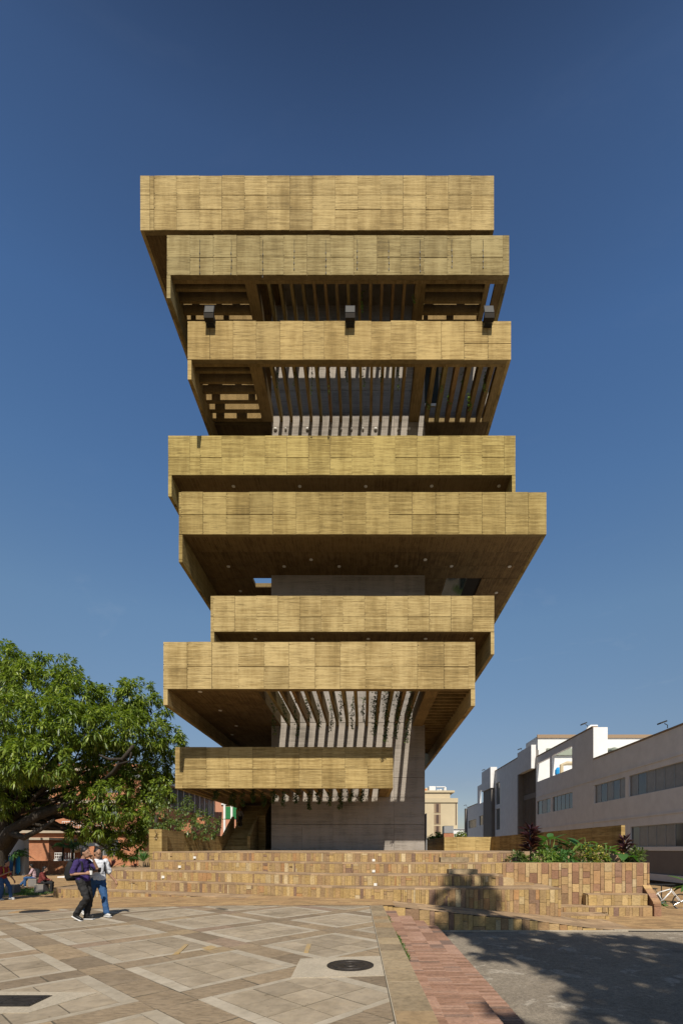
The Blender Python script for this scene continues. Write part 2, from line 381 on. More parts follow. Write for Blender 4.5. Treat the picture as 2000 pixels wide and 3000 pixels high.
# staggered blocks added above the side bays to break the sun into short bars
for sx0, sx1 in ((T2['X0']+.5, PX(705, Y)), (PX(1256, Y), PX(1420, Y))):
    for yy in (34.9, 35.65, 36.4):
        x = sx0+R.uniform(0, .5)
        while x < sx1-.9:
            l = R.uniform(.3, .7); MB().box(x, x+l, yy-.72, yy-.6, zb+.96, zb+1.9).build('shade_block', M['beam'], tower); x += l+R.uniform(.7, 1.9)
# tier 3
Y = T3['Y']; zb = T3['zb']+.005
MB().box(T3['X0']+.27, T3['X1']-.27, Y+.28, Y+.48, zb, zb+.6).build('edge_beam', M['beam'], tower)
ybeams([PX(790+33.2*i, Y) for i in range(13)], Y+.48, YW-.02, zb)
for xa, xb in ((726, 762), (1217, 1250)): MB().box(PX(xa, Y), PX(xb, Y), Y+.48, YW-.02, zb-.004, zb+1).build('main_beam', M['beam'], tower)
xbeams([34.57+.785*i for i in range(6)], T3['X0']+.28, PX(726, Y)-.01, zb, .78)
ybeams([PX(1275+34.6*i, Y) for i in range(6)], Y+.48, YW-.02, zb, .85, .3)
MB().box(PX(1462, Y), T3['X1']-.28, Y+.48, YW-.02, zb+.01, zb+.5).build('beam', M['beam'], tower)
x = T3['X0']+.6
for yy in (35.5, 36.28, 37.07, 37.85):  # same added blocks over the left bay, cutting the sunlight
    x = T3['X0']+.6+R.uniform(0, .4)
    while x < PX(726, Y)-.6:
        l = R.uniform(.4, .9); MB().box(x, x+l, yy-.45, yy-.34, zb+.8, zb+1.7).build('shade_block', M['beam'], tower); x += l+R.uniform(.9, 2.2)
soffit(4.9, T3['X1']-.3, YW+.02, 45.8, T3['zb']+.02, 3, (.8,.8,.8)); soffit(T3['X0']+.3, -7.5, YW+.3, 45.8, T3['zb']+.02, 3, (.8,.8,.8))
# tier 7: solid left, long beams in the middle, cross slats on the right
Y = T7['Y']; zb = T7['zb']+.005
xs = PX(750, Y)
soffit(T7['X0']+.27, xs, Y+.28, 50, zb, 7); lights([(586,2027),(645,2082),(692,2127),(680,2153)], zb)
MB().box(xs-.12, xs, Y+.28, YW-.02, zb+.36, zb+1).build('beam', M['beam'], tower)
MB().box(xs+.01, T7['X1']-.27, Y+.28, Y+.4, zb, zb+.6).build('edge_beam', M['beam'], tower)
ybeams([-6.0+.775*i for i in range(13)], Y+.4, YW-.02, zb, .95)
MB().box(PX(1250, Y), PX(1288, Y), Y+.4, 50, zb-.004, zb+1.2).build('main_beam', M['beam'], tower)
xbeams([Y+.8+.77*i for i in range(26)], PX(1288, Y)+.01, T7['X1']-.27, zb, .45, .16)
MB().box(PX(1288, Y)+.01, T7['X1']-.27, Y+.42, 50, zb+.46, zb+.7).build('floor_slab', M['soffit'], tower)  # plate added over the slats to keep stray sun off the core
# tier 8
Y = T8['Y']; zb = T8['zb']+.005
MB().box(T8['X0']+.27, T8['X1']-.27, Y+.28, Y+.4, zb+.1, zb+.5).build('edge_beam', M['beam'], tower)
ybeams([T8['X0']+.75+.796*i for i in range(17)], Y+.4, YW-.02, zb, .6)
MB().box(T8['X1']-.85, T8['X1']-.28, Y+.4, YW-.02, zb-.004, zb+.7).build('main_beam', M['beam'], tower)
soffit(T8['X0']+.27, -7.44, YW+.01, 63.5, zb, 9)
# core
C0, C1 = -7.43, 4.82
core = MB().box(C0+.05, C1-.05, YW+.08, 47.5, PLAT-.5, 46.6).build('core', M['core'], tower, color=(.8,.8,.8))
zs = [PLAT-.02, 3.6, PZ(2336, YW), PZ(2279, YW), PZ(2117, YW)]
while zs[-1] < 44: zs.append(zs[-1]+2.95)
for i in range(len(zs)-1):
    xs = [C0, C0+2.45, C0+4.9, C0+7.35, C0+9.8, C1]
    if i % 2: xs = [C0, C0+4.9, C0+9.8, C1]
    for j in range(len(xs)-1):
        k = R.uniform(.9, 1.06)
        piece('core_panel', M['core'], core, ((xs[j]+xs[j+1])/2, YW+.05, (zs[i]+zs[i+1])/2), (xs[j+1]-xs[j]-.014, .1, zs[i+1]-zs[i]-.035), 0, (k, k*.99, k*.97))
MB().box(C1-.045, C1+.03, YW+.2, 47.4, PLAT-.4, 46.5).build('core_flank', M['core'], tower)
# wider storey behind tier 3 with its window
MB().box(C1+.06, T3['X1']-.3, YW+.1, 45, T3['zb']+.36, 41.2).build('upper_wall', M['core'], tower, color=(.9,.9,.9))
wn = MB().box(PX(1240, YW), PX(1284, YW), YW+.06, YW+.1, PZ(1180, YW), PZ(1066, YW)).build('window', M['glass'], tower)
MB().box(PX(1239, YW), PX(1284, YW), YW+.02, YW+.1, PZ(1188, YW), PZ(1180, YW)-.01).build('sill', M['downlight'], wn)
for i, (x, big) in enumerate([(807,1),(837,0),(901,1),(966,0),(999,0),(1029,0),(1063,0),(1100,1),(1166,0),(1197,1)]):
    c = (PX(x, YW), YW-.08, PZ(1259, YW)); MB().sphere(c, (.15 if big else .09, .12, .11 if big else .08), 10, 6).build('wall_lamp', M['downlight'], tower)
# dark enclosing walls beside the stair, with an opening to the trees behind
for x0, x1, z0, z1 in ((-8.75, -7.46, PLAT, 2.35), (-8.75, -8.25, 2.35, 8), (-8.25, -7.46, 3.9, 8)):
    MB().box(x0, x1, 44, 44.25, z0, z1).build('back_wall', M['soffit'], tower)
# ------------------------------------------------------------------ ground materials
def stone_random(name, stops, nsc=9, bump=.35, streak=None, dark=.35, rough=.88, spots=False):
    k = NT(name); p = k.shifted()
    c = k.ramp(k.rnd(), stops)
    n = k.noise(k.scale(p, streak) if streak else p, nsc, 6, .65)
    c = k.mix(1, c, k.ramp(n, [(.25, (1-dark,)*3), (.55, (1, 1, 1)), (.8, (1.12, 1.1, 1.05))]), 'MULTIPLY')
    c = k.mix(.7, c, k.ramp(k.noise(p, 2.2, 4, .6), [(.35, (.8, .76, .7)), (.6, (1.04, 1.02, 1))]), 'MULTIPLY')
    if spots:
        c = k.mix(1, c, k.ramp(k.noise(k.pos(), 7.5, 2, .5), [(.70, (1, 1, 1)), (.74, (.6, .58, .55))]), 'MULTIPLY')
        c = k.mix(1, c, k.ramp(k.noise(k.pos(), .6, 6, .65), [(.35, (.82, .8, .76)), (.62, (1.06, 1.05, 1.03))]), 'MULTIPLY')
    c = k.mix(1, c, k.ocol(), 'MULTIPLY')
    k.color(c).bump(n, bump, .02); k.b.inputs['Roughness'].default_value = rough
    return k.m
Yl, Pl, Br, Pu, Or = (.50, .345, .145), (.58, .46, .28), (.31, .205, .11), (.23, .145, .105), (.45, .25, .11)
M['step_stone'] = stone_random('terrace_stone', [(0, Yl), (.2, (.46, .315, .13)), (.36, (.42, .29, .14)), (.48, (.36, .24, .13)), (.56, (.50, .35, .15)), (.68, (.38, .24, .125)), (.77, Pu), (.83, (.40, .26, .13)), (.88, Or), (.93, (.54, .39, .18)), (1, Pl)], 14, .7, (1, 1, 1.9), .42)
M['planter_stone'] = stone_random('planter_stone', [(0, (.27, .15, .095)), (.3, (.34, .19, .11)), (.5, (.30, .18, .12)), (.65, (.42, .25, .12)), (.8, (.50, .33, .15)), (1, (.55, .42, .24))], 14, .6, (1, 1, 1.7), .35)
M['pale_stone'] = stone_random('pale_planter_stone', [(0, (.36, .22, .12)), (.4, (.45, .29, .14)), (.8, (.52, .37, .19)), (1, (.56, .44, .27))], 14, .6, (1, 1, 1.7), .35)
M['mortar'] = plain('pale_mortar', (.47, .36, .22), .95, 0, .3, 8)
M['tile'] = stone_random('grey_beige_paving_tile', [(0, (.325, .272, .202)), (.5, (.375, .316, .236)), (1, (.415, .35, .262))], 7, .3, None, .26, spots=True)
M['strip'] = stone_random('pale_border_strip', [(0, (.385, .335, .258)), (1, (.45, .395, .31))], 9, .2, None, .22)
M['band'] = stone_random('brown_band_stone', [(0, (.235, .182, .125)), (.35, (.29, .225, .152)), (.6, (.335, .255, .165)), (.8, (.37, .28, .17)), (1, (.29, .21, .16))], 11, .8, (1, 2.2, 1), .45)
M['kerb'] = stone_random('kerb_stone', [(0, (.27, .21, .135)), (.5, (.36, .28, .175)), (.8, (.40, .31, .19)), (1, (.33, .225, .12))], 12, .6, None, .4)
M['brick'] = stone_random('red_step_brick', [(0, (.27, .155, .105)), (.4, (.36, .21, .145)), (.85, (.44, .275, .2)), (1, (.19, .13, .105))], 18, .5, None, .35)
def dirty(name, base, second, sc=2., bump=.3, joints=None, rough=.9):
    k = NT(name); p = k.pos(); n = k.noise(p, sc, 8, .65); f = k.noise(p, sc*22, 3, .6)
    c = k.mix(k.range(n, .38, .66), base, second)
    c = k.mix(1, c, k.ramp(f, [(.3, (.8, .8, .8)), (.7, (1.12, 1.12, 1.12))]), 'MULTIPLY')
    h = f
    if joints:
        b = k.node('ShaderNodeTexBrick'); k.put(b.inputs['Vector'], k.scale(k.noise_warp(p, .03) if hasattr(k, 'noise_warp') else p, (1, 1, 1)))
        b.inputs['Scale'].default_value = 1; b.inputs['Brick Width'].default_value = joints[0]; b.inputs['Row Height'].default_value = joints[1]
        b.inputs['Mortar Size'].default_value = .012; b.inputs['Color1'].default_value = (1.12, 1.05, .95, 1); b.inputs['Color2'].default_value = (.62, .58, .55, 1); b.inputs['Mortar'].default_value = (.85, .8, .7, 1)
        c = k.mix(1, c, b.outputs[0], 'MULTIPLY')
    k.color(c).bump(h, bump, .01); k.b.inputs['Roughness'].default_value = rough
    return k.m
M['tread'] = dirty('terrace_tread_stone', (.46, .34, .22), (.36, .255, .155), 1.6, .3, (.55, .32))
M['paving'] = dirty('tan_brick_paving', (.45, .315, .165), (.36, .235, .125), 1.1, .3, (.42, .16))
M['earth'] = dirty('bare_ground', (.30, .24, .17), (.2, .17, .11), .8, .4)
M['soil'] = dirty('planter_soil', (.07, .06, .03), (.10, .09, .045), 4, .6)
M['concrete'] = dirty('pale_cast_concrete', (.47, .40, .30), (.40, .345, .26), 1.8, .2)
M['grout'] = dirty('dark_grout', (.13, .11, .08), (.08, .07, .05), 3, .4)
k = NT('worn_asphalt'); p = k.pos(); n = k.noise(p, .9, 9, .7); f = k.noise(p, 60, 3, .7); pt = k.noise(k.vec('ADD', p, (7.3, 2.1, 0)), 1.7, 6, .62, .6)
c = k.mix(k.range(n, .35, .7), (.25, .21, .16), (.345, .295, .225))
c = k.mix(k.ramp(pt, [(.60, (0, 0, 0)), (.63, (.8, .8, .8))]), c, (.45, .40, .325))
c = k.mix(k.ramp(k.noise(p, 2.6, 6, .75), [(.66, (0, 0, 0)), (.7, (.75, .75, .75))]), c, (.36, .25, .075))
c = k.mix(1, c, k.ramp(f, [(.3, (.6, .6, .6)), (.7, (1.35, 1.33, 1.3))]), 'MULTIPLY')
g2 = k.noise(p, 14, 5, .7); c = k.mix(1, c, k.ramp(g2, [(.32, (.7, .7, .7)), (.6, (1.1, 1.1, 1.1))]), 'MULTIPLY')
c = k.mix(k.ramp(k.noise(p, 1.1, 4, .6), [(.62, (0, 0, 0)), (.7, (.7, .7, .7))]), c, (.12, .105, .085))
k.color(c).bump(k.math('ADD', f, k.math('MULTIPLY', n, 2)), .8, .02); M['asphalt'] = k.m

# ------------------------------------------------------------------ terrain
def zp(X, Y): return max(-.45, -.0045*max(0, -X-3.9)*max(0, Y-10))
def lerp(a, b, t): return a+(b-a)*t
def interp(pts, x):
    if x <= pts[0][0]: return pts[0][1]
    for (a, b), (c, d) in zip(pts, pts[1:]):
        if x <= c: return b+(d-b)*(x-a)/(c-a)
    return pts[-1][1]
gr = MB().add([(-900,-120,-.95),(900,-120,-.95),(900,1500,-.95),(-900,1500,-.95)], [(0,1,2,3)]).build('ground', M['earth']); tag(gr, 'bare ground under and around the plaza', kind='structure')
def sheet(name, mat, rows, label, base=None):      # rows: list of rows of points
    m = MB(); n = len(rows[0])
    for r in rows: m.v += r
    for i in range(len(rows)-1):
        for j in range(n-1):
            m.f.append((i*n+j, i*n+j+1, (i+1)*n+j+1, (i+1)*n+j)); m.m.append(0)
    o = m.build(name, mat); return tag(o, label, kind='structure')
KL = lambda Y: lerp(.30, .16, (Y-4.64)/9.66)
KR = lambda Y: lerp(.715, .54, (Y-4.64)/9.66)
YE = 14.25
plaza = sheet('plaza_paving', M['grout'], [[(x, y, zp(x, y)-.005) for x in [-30+i*(30+KL(y))/30 for i in range(31)]] for y in [2.5+i*.75 for i in range(17)]+[14.3]], 'plaza of beige tiles in a diagonal grid of brown stone bands')
lim = [(.9, YE), (-4.5, YE), (-13, YE), (-30, YE)]; bk = [(.9, 16.2), (-4.5, 17.6), (-13, 24), (-30, 44)]
def samp(pl, n):
    r = []
    for (a, b), (c, d) in zip(pl, pl[1:]): r += [(lerp(a, c, i/n), lerp(b, d, i/n)) for i in range(n)]
    return r+[pl[-1]]
A, B = samp(lim, 10), samp(bk, 10)
sheet('brick_path', M['paving'], [[(lerp(a[0], b[0], t/12), lerp(a[1], b[1], t/12), zp(lerp(a[0], b[0], t/12), lerp(a[1], b[1], t/12))+.004) for a, b in zip(A, B)] for t in range(13)], 'strip of tan brick paving in front of the terraces')
sheet('rear_path', M['paving'], [[(x, y, -.43) for x in (-70, -50, -30, -11.3)] for y in (20, 30, 45, 60)], 'paved ground behind the plaza on the left')
RZ = -.74
sheet('road', M['asphalt'], [[(x, y, RZ) for x in (2.06, 10, 30, 80)] for y in (-40, 0, 6, 14.06)], 'worn grey asphalt road in front of the terraces')
MB().box(2.25, 7.35, 14.06, 14.3, RZ-.3, RZ+.012).build('kerb_strip', M['concrete'])['kind'] = 'structure'
MB().box(7.35, 60, 14.2, 14.3, RZ-.3, RZ+.03).build('kerb_strip', M['concrete'])['kind'] = 'structure'
dc = MB().box(7.75, 40, 14.03, 14.2, RZ-.2, RZ+.006).build('drain_channel', M['hole']); tag(dc, 'dark slot drain along the far edge of the road', kind='structure')
sheet('side_paving', M['paving'], [[(x, y, RZ+.008) for x in (7.2, 12, 20, 60)] for y in (14.3, 17, 22, 60)], 'tan paved yard beside the planter and the bicycle')

# ------------------------------------------------------------------ plaza pieces
def clip(poly, nx, ny, c):               # keep nx*x+ny*y <= c
    out = []
    for i in range(len(poly)):
        p, q = poly[i], poly[(i+1) % len(poly)]; a, b = nx*p[0]+ny*p[1]-c, nx*q[0]+ny*q[1]-c
        if a <= 0: out.append(p)
        if a*b < 0: t = a/(a-b); out.append((lerp(p[0], q[0], t), lerp(p[1], q[1], t)))
    return out
def area(p): return .5*sum(p[i][0]*p[(i+1) % len(p)][1]-p[(i+1) % len(p)][0]*p[i][1] for i in range(len(p)))
ua, vb = Vector((math.cos(math.radians(46.5)), math.sin(math.radians(46.5)))), Vector((math.cos(math.radians(-42.5)), math.sin(math.radians(-42.5))))
O0 = Vector((-4.83, 8.11))
def uv(u, v): p = O0+ua*u+vb*v; return (p.x, p.y)
def in_view(c, m=5.0): return c[1] > 3.6 and -1067/FPX*c[1]-m < c[0] < 1.5
KN = (KL(14.3)-KL(4.64))/(14.3-4.64)
def trim(poly):
    if area(poly) < 0: poly = poly[::-1]
    poly = clip(poly, 1, -KN, KL(0)-.012)
    poly = clip(poly, 0, 1, YE-.01) if poly else poly
    return poly if len(poly) > 2 and abs(area(poly)) > .004 else None
PITU, PITV, PU, PV = 2.23, 2.02, 1.77, 1.60
pieces = {'tile': [], 'border_strip': [], 'band_stone': []}
rp = random.Random(5)
def addp(kind, q, gap=.008, lift=0.):
    c = (sum(p[0] for p in q)/len(q), sum(p[1] for p in q)/len(q))
    if not in_view(c): return
    q = [(c[0]+(p[0]-c[0])*(1-gap/max(.05, math.dist(p, c))), c[1]+(p[1]-c[1])*(1-gap/max(.05, math.dist(p, c)))) for p in q]
    q = trim(q)
    if q: pieces[kind].append((abs(area(q))/(c[1]**3)*(1 if c[0] > -1067/FPX*c[1]-.4 and c[1] > 4.4 else .001), c, q, lift+rp.uniform(-.002, .003)))
def rect(u0, u1, v0, v1, jit=0):
    return [uv(u+rp.uniform(-jit, jit), v+rp.uniform(-jit, jit)) for u, v in ((u0, v0), (u0, v1), (u1, v1), (u1, v0))]
for i in range(-12, 8):
    for j in range(-11, 11):
        u0, v0 = i*PITU, j*PITV
        if not in_view(uv(u0+.9, v0+.8), 6): continue
        bu, bv = .17, .10
        nu = 3
        for a in range(3):
            for b in range(3):
                addp('tile', rect(u0+bu+(PU-2*bu)*a/3, u0+bu+(PU-2*bu)*(a+1)/3, v0+bv+(PV-2*bv)*b/3, v0+bv+(PV-2*bv)*(b+1)/3), .012)
        for u1, u2 in ((u0, u0+bu), (u0+PU-bu, u0+PU)):
            cuts = [v0]+sorted(v0+rp.uniform(.3, PV-.3) for _ in range(rp.choice((0, 1, 1))))+[v0+PV]
            for a, b in zip(cuts, cuts[1:]): addp('border_strip', rect(u1, u2, a, b, .004), .005)
        for v1, v2 in ((v0, v0+bv), (v0+PV-bv, v0+PV)):
            addp('border_strip', rect(u0+bu, u0+PU-bu, v1, v2, .004), .005)
        v = v0
        while v < v0+PITV-.05:
            l = min(rp.uniform(.45, .95), v0+PITV-v); l = v0+PITV-v if v0+PITV-v-l < .25 else l
            addp('band_stone', rect(u0+PU, u0+PITU, v, v+l, .012), .012, -.001); v += l
        u = u0
        while u < u0+PU-.05:
            l = min(rp.uniform(.5, 1.0), u0+PU-u); l = u0+PU-u if u0+PU-u-l < .25 else l
            addp('band_stone', rect(u, u+l, v0+PV, v0+PITV, .012), .012, -.001); u += l
for kind, mat in (('tile', 'tile'), ('border_strip', 'strip'), ('band_stone', 'band')):
    ps = sorted(pieces[kind], key=lambda t: -t[0]); rest = MB()
    for n, (_, c, q, lf) in enumerate(ps):
        m = MB() if n < 300 else rest
        m.prism(q, -.6, lambda p, lf=lf: zp(p[0], p[1])+lf)
        if n < 300:
            o = m.build(kind, M[mat], plaza)
    if rest.f: rest.build('far_'+kind+'s', M[mat], plaza)['kind'] = 'stuff'
# kerb stones along the edge of the plaza
kerb = MB().prism([(KL(2.6), 2.6), (KR(2.6), 2.6), (KR(14.3), 14.3), (KL(14.3), 14.3)], -.8, .003).build('kerb', M['concrete']); tag(kerb, 'broad tan kerb stones edging the plaza', kind='structure')
y = 2.6
while y < 14.2:
    l = rp.uniform(.5, .66); y2 = min(14.28, y+l)
    MB().prism([(KL(y)+.012, y+.013), (KR(y)-.004, y+.013+rp.uniform(-.01, .01)), (KR(y2)-.004, y2-.013), (KL(y2)+.012, y2-.013+rp.uniform(-.01, .01))], -.2, lambda p, l=rp.uniform(.007, .014): l).build('kerb_stone', M['kerb'], kerb); y = y2
# brick steps down to the road
EDG = [KR, lambda Y: lerp(.87, .93, (Y-5)/9.3), lambda Y: lerp(1.28, 1.37, (Y-5)/9.3), lambda Y: lerp(1.67, 1.75, (Y-5)/9.3), lambda Y: lerp(2.07, 2.13, (Y-5)/9.3)]
bsteps = MB()
for i in range(4):
    z = -.147*(i+1)
    bsteps.prism([(EDG[i](2.6)+.003, 2.6), (EDG[i+1](2.6)-.02, 2.6), (EDG[i+1](14.28)-.02, 14.28), (EDG[i](14.28)+.003, 14.28)], -.9-i*.01, z-.007)
bsteps = bsteps.build('brick_steps', M['grout']); tag(bsteps, 'red brick steps running down from the plaza kerb to the road', kind='structure')
bl = []
for i in range(4):
    z = -.147*(i+1); y = 2.7
    while y < 14.2:
        p_ = .085 if y < 10.3 else rp.uniform(.3, .6); y2 = min(14.26, y+p_)
        bl.append((1/y**2, i, y, y2, z+rp.uniform(-.003, .004))); y = y2
bl = [b for b in bl if b[2] > 4.3]
bl.sort(key=lambda t: -t[0]*(3 if t[3]-t[2] > .1 else 1)); rest = MB()
for n, (_, i, y, y2, z) in enumerate(bl):
    m = MB() if n < 300 else rest; g = .012; s_ = rp.uniform(-.004, .004)
    m.prism([(EDG[i](y)+.012, y+g), (EDG[i+1](y)+s_, y+g), (EDG[i+1](y2)+s_, y2-g), (EDG[i](y2)+.012, y2-g)], z-.07, z)
    if n < 300: m.build('brick', M['brick'], bsteps)
if rest.f: rest.build('far_bricks', M['brick'], bsteps)['kind'] = 'stuff'
# manhole and drains
mh = thing('manhole', 'round iron manhole cover in a pale concrete slab beside the kerb', 'manhole', (-.35, 6.85, .004))
MB().prism([(-.95, 6.25), (.262, 6.36), (.246, 7.52), (-.97, 7.33)], -.3, .012).build('slab', M['concrete'], mh)
cv = MB().lathe([(.335, 0), (.335, .012), (.31, .016), (.305, .010), (.25, .010), (.245, .018), (.205, .018), (.20, .010), (.10, .010), (.095, .018), (.07, .018), (.065, .012), (.0, .012)], (-.2, 6.9, .008), 40)
M['iron'] = plain('rusty_cast_iron', (.06, .052, .047), .55, .5, .5, 14)
cv.build('cover', M['iron'], mh)
mh2 = thing('manhole', 'thin dark oval manhole cover on the far left of the plaza', 'manhole', (-9.2, 13.5, zp(-9.2, 13.5)))
MB().lathe([(.36, 0), (.36, .012), (.33, .014), (0, .012)], (-9.2, 13.5, zp(-9.2, 13.5)+.004), 28).build('cover', M['iron'], mh2)
MB().lathe([(.6, -.05), (.6, .003), (0, .003)], (-9.2, 13.5, zp(-9.2, 13.5)+.002), 28).build('collar', M['paving'], mh2)
dr = thing('drain_grate', 'black barred drain grate at the lower left of the plaza', 'drain', (-4.1, 5.3, 0))
fr = MB().prism([(-5.2, 4.9), (-3.42, 4.93), (-3.1, 5.62), (-5.2, 5.68)], -.3, .008)
fr.build('collar', M['concrete'], dr)
MB().box(-5.1, -3.54, 5.11, 5.49, -.01, .013).build('pit', M['hole'], dr)
for i in range(7): MB().box(-5.08, -3.56, 5.135+i*.053, 5.155+i*.053, .0, .02).build('bar', M['iron'], dr)
for i in range(5): MB().box(-4.9+i*.32, -4.88+i*.32, 5.115, 5.485, 0, .017).build('cross_bar', M['iron'], dr)
# ------------------------------------------------------------------ stone terraces
TZ = [0, .385, .77, 1.155, 1.54]
ZLED = lambda X: interp([(.54, 0), (3.36, -.27), (6.44, -.557), (7.3, -.73)], X)
ZTOP = lambda X: interp([(.54, 0), (3.36, -.30), (4.87, -.43), (6.45, -.643), (7.23, -.735)], X)
R0 = [(-13.4, 20.9), (-8.8, 18.8), (-3.9, 16.35)]
R1 = [(-12.2, 20.9), (-.8, 16.4), (1.2, 15.87), (6.44, 15.87)]
R2 = [(-12.2, 21.35), (-.8, 17.0), (1.2, 16.86), (4.83, 16.86)]
R3 = [(-9.5, 21.5), (-.8, 18.0), (1.2, 17.9), (10.53, 17.9)]
R4 = [(-10.0, 22.9), (-.8, 19.1), (1.2, 18.9), (5.75, 18.9)]
terr = thing('stone_terrace', 'broad terrace of five seat-high stone-faced tiers below the tower', 'terrace', (-1, 16, 0))
rt = random.Random(21)
def facing(line, z0, z1, w=(.085, .23), hs=(.74, .2, .06), gap=.009):
    """stone facing of a riser: list of (size, centre, dims, rz)"""
    out = []
    for (a, b) in zip(line, line[1:]):
        d = Vector((b[0]-a[0], b[1]-a[1])); n = d.length; d /= n; rz = math.atan2(d.y, d.x); nn = Vector((d.y, -d.x)); s = 0
        while s < n-.01:
            ww = rt.uniform(*w) if rt.random() > .3 else w[0]*.75
            ww = n-s if n-s-ww < w[0]*.7 else ww
            cx, cy = a[0]+d.x*(s+ww/2), a[1]+d.y*(s+ww/2)
            lo = z0(cx, cy) if callable(z0) else z0; hi = z1(cx, cy) if callable(z1) else z1
            H = hi-lo
            if H > .03:
                k = rt.choices((1, 2, 3), hs)[0] if H < .6 else max(2, round(H/rt.uniform(.28, .5)))
                if H < .2: k = 1
                cut = sorted(rt.uniform(.15, .85) for _ in range(k-1)) if H < .6 else [(i+rt.uniform(-.2, .2))/k for i in range(1, k)]
                cs = [0]+cut+[1]
                for t, u in zip(cs, cs[1:]):
                    if (u-t)*H < .04: continue
                    pr = rt.uniform(.03, .05)
                    out.append((ww*(u-t)*H/cy**2, (cx+nn.x*(pr-.04), cy+nn.y*(pr-.04), lo+H*(t+u)/2), (ww-gap, .08, (u-t)*H-gap), rz))
            s += ww
    return out
def lay(parts, mat, cap=300):
    """parts: list of (parent, facing list); biggest pieces become objects of their own"""
    al = [(f[0], pa, f) for pa, fl in parts for f in fl]; al.sort(key=lambda t: -t[0]); rest = {}
    for n, (_, pa, f) in enumerate(al):
        k = rt.uniform(.88, 1.1)
        if n < cap: piece('stone', mat, pa, f[1], f[2], f[3], (k, k, k))
        else:
            c, s = math.cos(f[3]), math.sin(f[3])
            rest.setdefault(pa.name, (pa, MB()))[1].obox(f[1], ((c, s, 0), (-s, c, 0), (0, 0, 1)), f[2])
    for pa, m in rest.values(): m.build('small_stones', mat, pa)['kind'] = 'stuff'
def tier(line, back, z, zlow, name='tier'):
    poly = [(p[0], p[1]+.02) for p in line]+back
    return MB().prism(poly, zlow, z-.05).build(name, M['mortar'], terr), poly
def cap(line, back, z, pa):
    poly = [(p[0], p[1]-.035) for p in line]+back
    MB().prism(poly, z-.05, z).build('tread', M['tread'], pa)
bR = [(10.4, 24), (-11.2, 24)]
t0, _ = tier(R0, [(-3.6, 18), (-8, 23), (-13.4, 24)], 0.0, -.8); cap(R0, [(-3.6, 18), (-8, 23), (-13.4, 24)], .0, t0)
t1, _ = tier(R1, [(6.44, 17.88), (-.8, 20), (-12.2, 24.5)], TZ[1], -.9); cap(R1, [(6.44, 17.86), (-.8, 20), (-12.2, 24.5)], TZ[1], t1)
t2, _ = tier(R2, [(4.83, 17.88), (-.8, 20), (-12.2, 24.5)], TZ[2], -.5); cap(R2, [(4.83, 17.86), (-.8, 20), (-12.2, 24.5)], TZ[2], t2)
bk3 = [(10.5, 18.35), (5.9, 18.35), (5.7, 20), (-9.5, 24)]
t3, _ = tier(R3, bk3, TZ[3], -.9); cap(R3, bk3, TZ[3], t3)
bk4 = [(5.75, 45), (-10.0, 45)]
t4, _ = tier(R4, bk4, TZ[4], -.5); cap(R4, bk4, TZ[4], t4)
MB().box(5.76, 10.44, 19.75, 45, -.9, 1.52).build('platform', M['tread'], terr)
MB().box(-20, 12, 45.01, 70, -.9, 1.5).build('platform', M['tread'], terr)
MB().box(-11.2, -10.01, 24.0, 45, -.9, 1.52).build('platform', M['tread'], terr)
f0 = facing(R0, lambda x, y: zp(x, y-.1)-.01, -.05); f1 = facing(R1, lambda x, y: ZLED(x), TZ[1]-.05)
f2 = facing(R2, TZ[1], TZ[2]-.05); f4 = facing(R4, TZ[3], TZ[4]-.05)
f3 = facing(R3[:3]+[(4.83, 17.9)], TZ[2], TZ[3]-.05)
lay([(t1, f1), (t2, f2), (t3, f3), (t0, f0), (t4, f4)], M['step_stone'])
# small white step lights in the risers
for x, y, Yr in ((1094,2521,18.85),(1094,2553,17.85),(1099,2592,16.81)):
    c = (PX(x, Yr), Yr-.03, PZ(y, Yr)); MB().box(c[0]-.055, c[0]+.055, c[1]-.03, c[1], c[2]-.045, c[2]+.045).build('step_light', M['downlight'], terr)
for x, y, ln in ((572,2513,R4),(528,2540,R3),(480,2570,R2)):
    for it in range(3):
        Yr = 20.; 
        for _ in range(12): Yr = interp([(p[0], p[1]) for p in ln], PX(x, Yr))
    c = (PX(x, Yr), Yr-.06, PZ(y, Yr)); MB().box(c[0]-.06, c[0]+.06, c[1]-.03, c[1], c[2]-.05, c[2]+.05).build('step_light', M['downlight'], terr)
# loose coping slabs standing on the tiers (rough blocks)
for x0, x1, y0, y1, Yr in ((1287,1368,2513,2527,18.5),(1310,1393,2548,2561,17.5)):
    MB().box(PX(x0, Yr), PX(x1, Yr), Yr-.3, Yr+.15, PZ(y1, Yr-.3), PZ(y0, Yr-.3)).build('rough_block', M['kerb'], terr)
# little steps at the right end of the second tier
MB().box(4.86, 5.25, 17.0, 17.86, .37, .62).build('block', M['planter_stone'], terr); MB().box(5.26, 6.0, 17.1, 17.86, .37, .45).build('block', M['step_stone'], terr)
# sloping ledge between terrace and road, with its facing
xs = [.5+i*.4 for i in range(20)]
sheet('stone_ledge', M['tread'], [[(x, 14.26, ZTOP(x)+.004) for x in xs], [(x, 15.0, lerp(ZTOP(x), ZLED(x), .5)+.004) for x in xs], [(x, 15.9, ZLED(x)+.004) for x in xs], [(x, 17.9, ZLED(x)+.004) for x in xs]], 'sloping stone ledge along the foot of the terrace')
rw = thing('retaining_wall', 'low tapering stone-faced wall between ledge and asphalt', 'wall', (2, 14.3, RZ))
core_ = MB().extr([(.5, -.9), (7.2, -.9), (7.2, -.76), (.5, -.02)], 14.31, 14.45).build('wall_core', M['mortar'], rw)
lay([(core_, facing([(.54, 14.3), (7.23, 14.3)], RZ-.02, lambda x, y: ZTOP(x)-.006, (.2, .42)))], M['step_stone'])
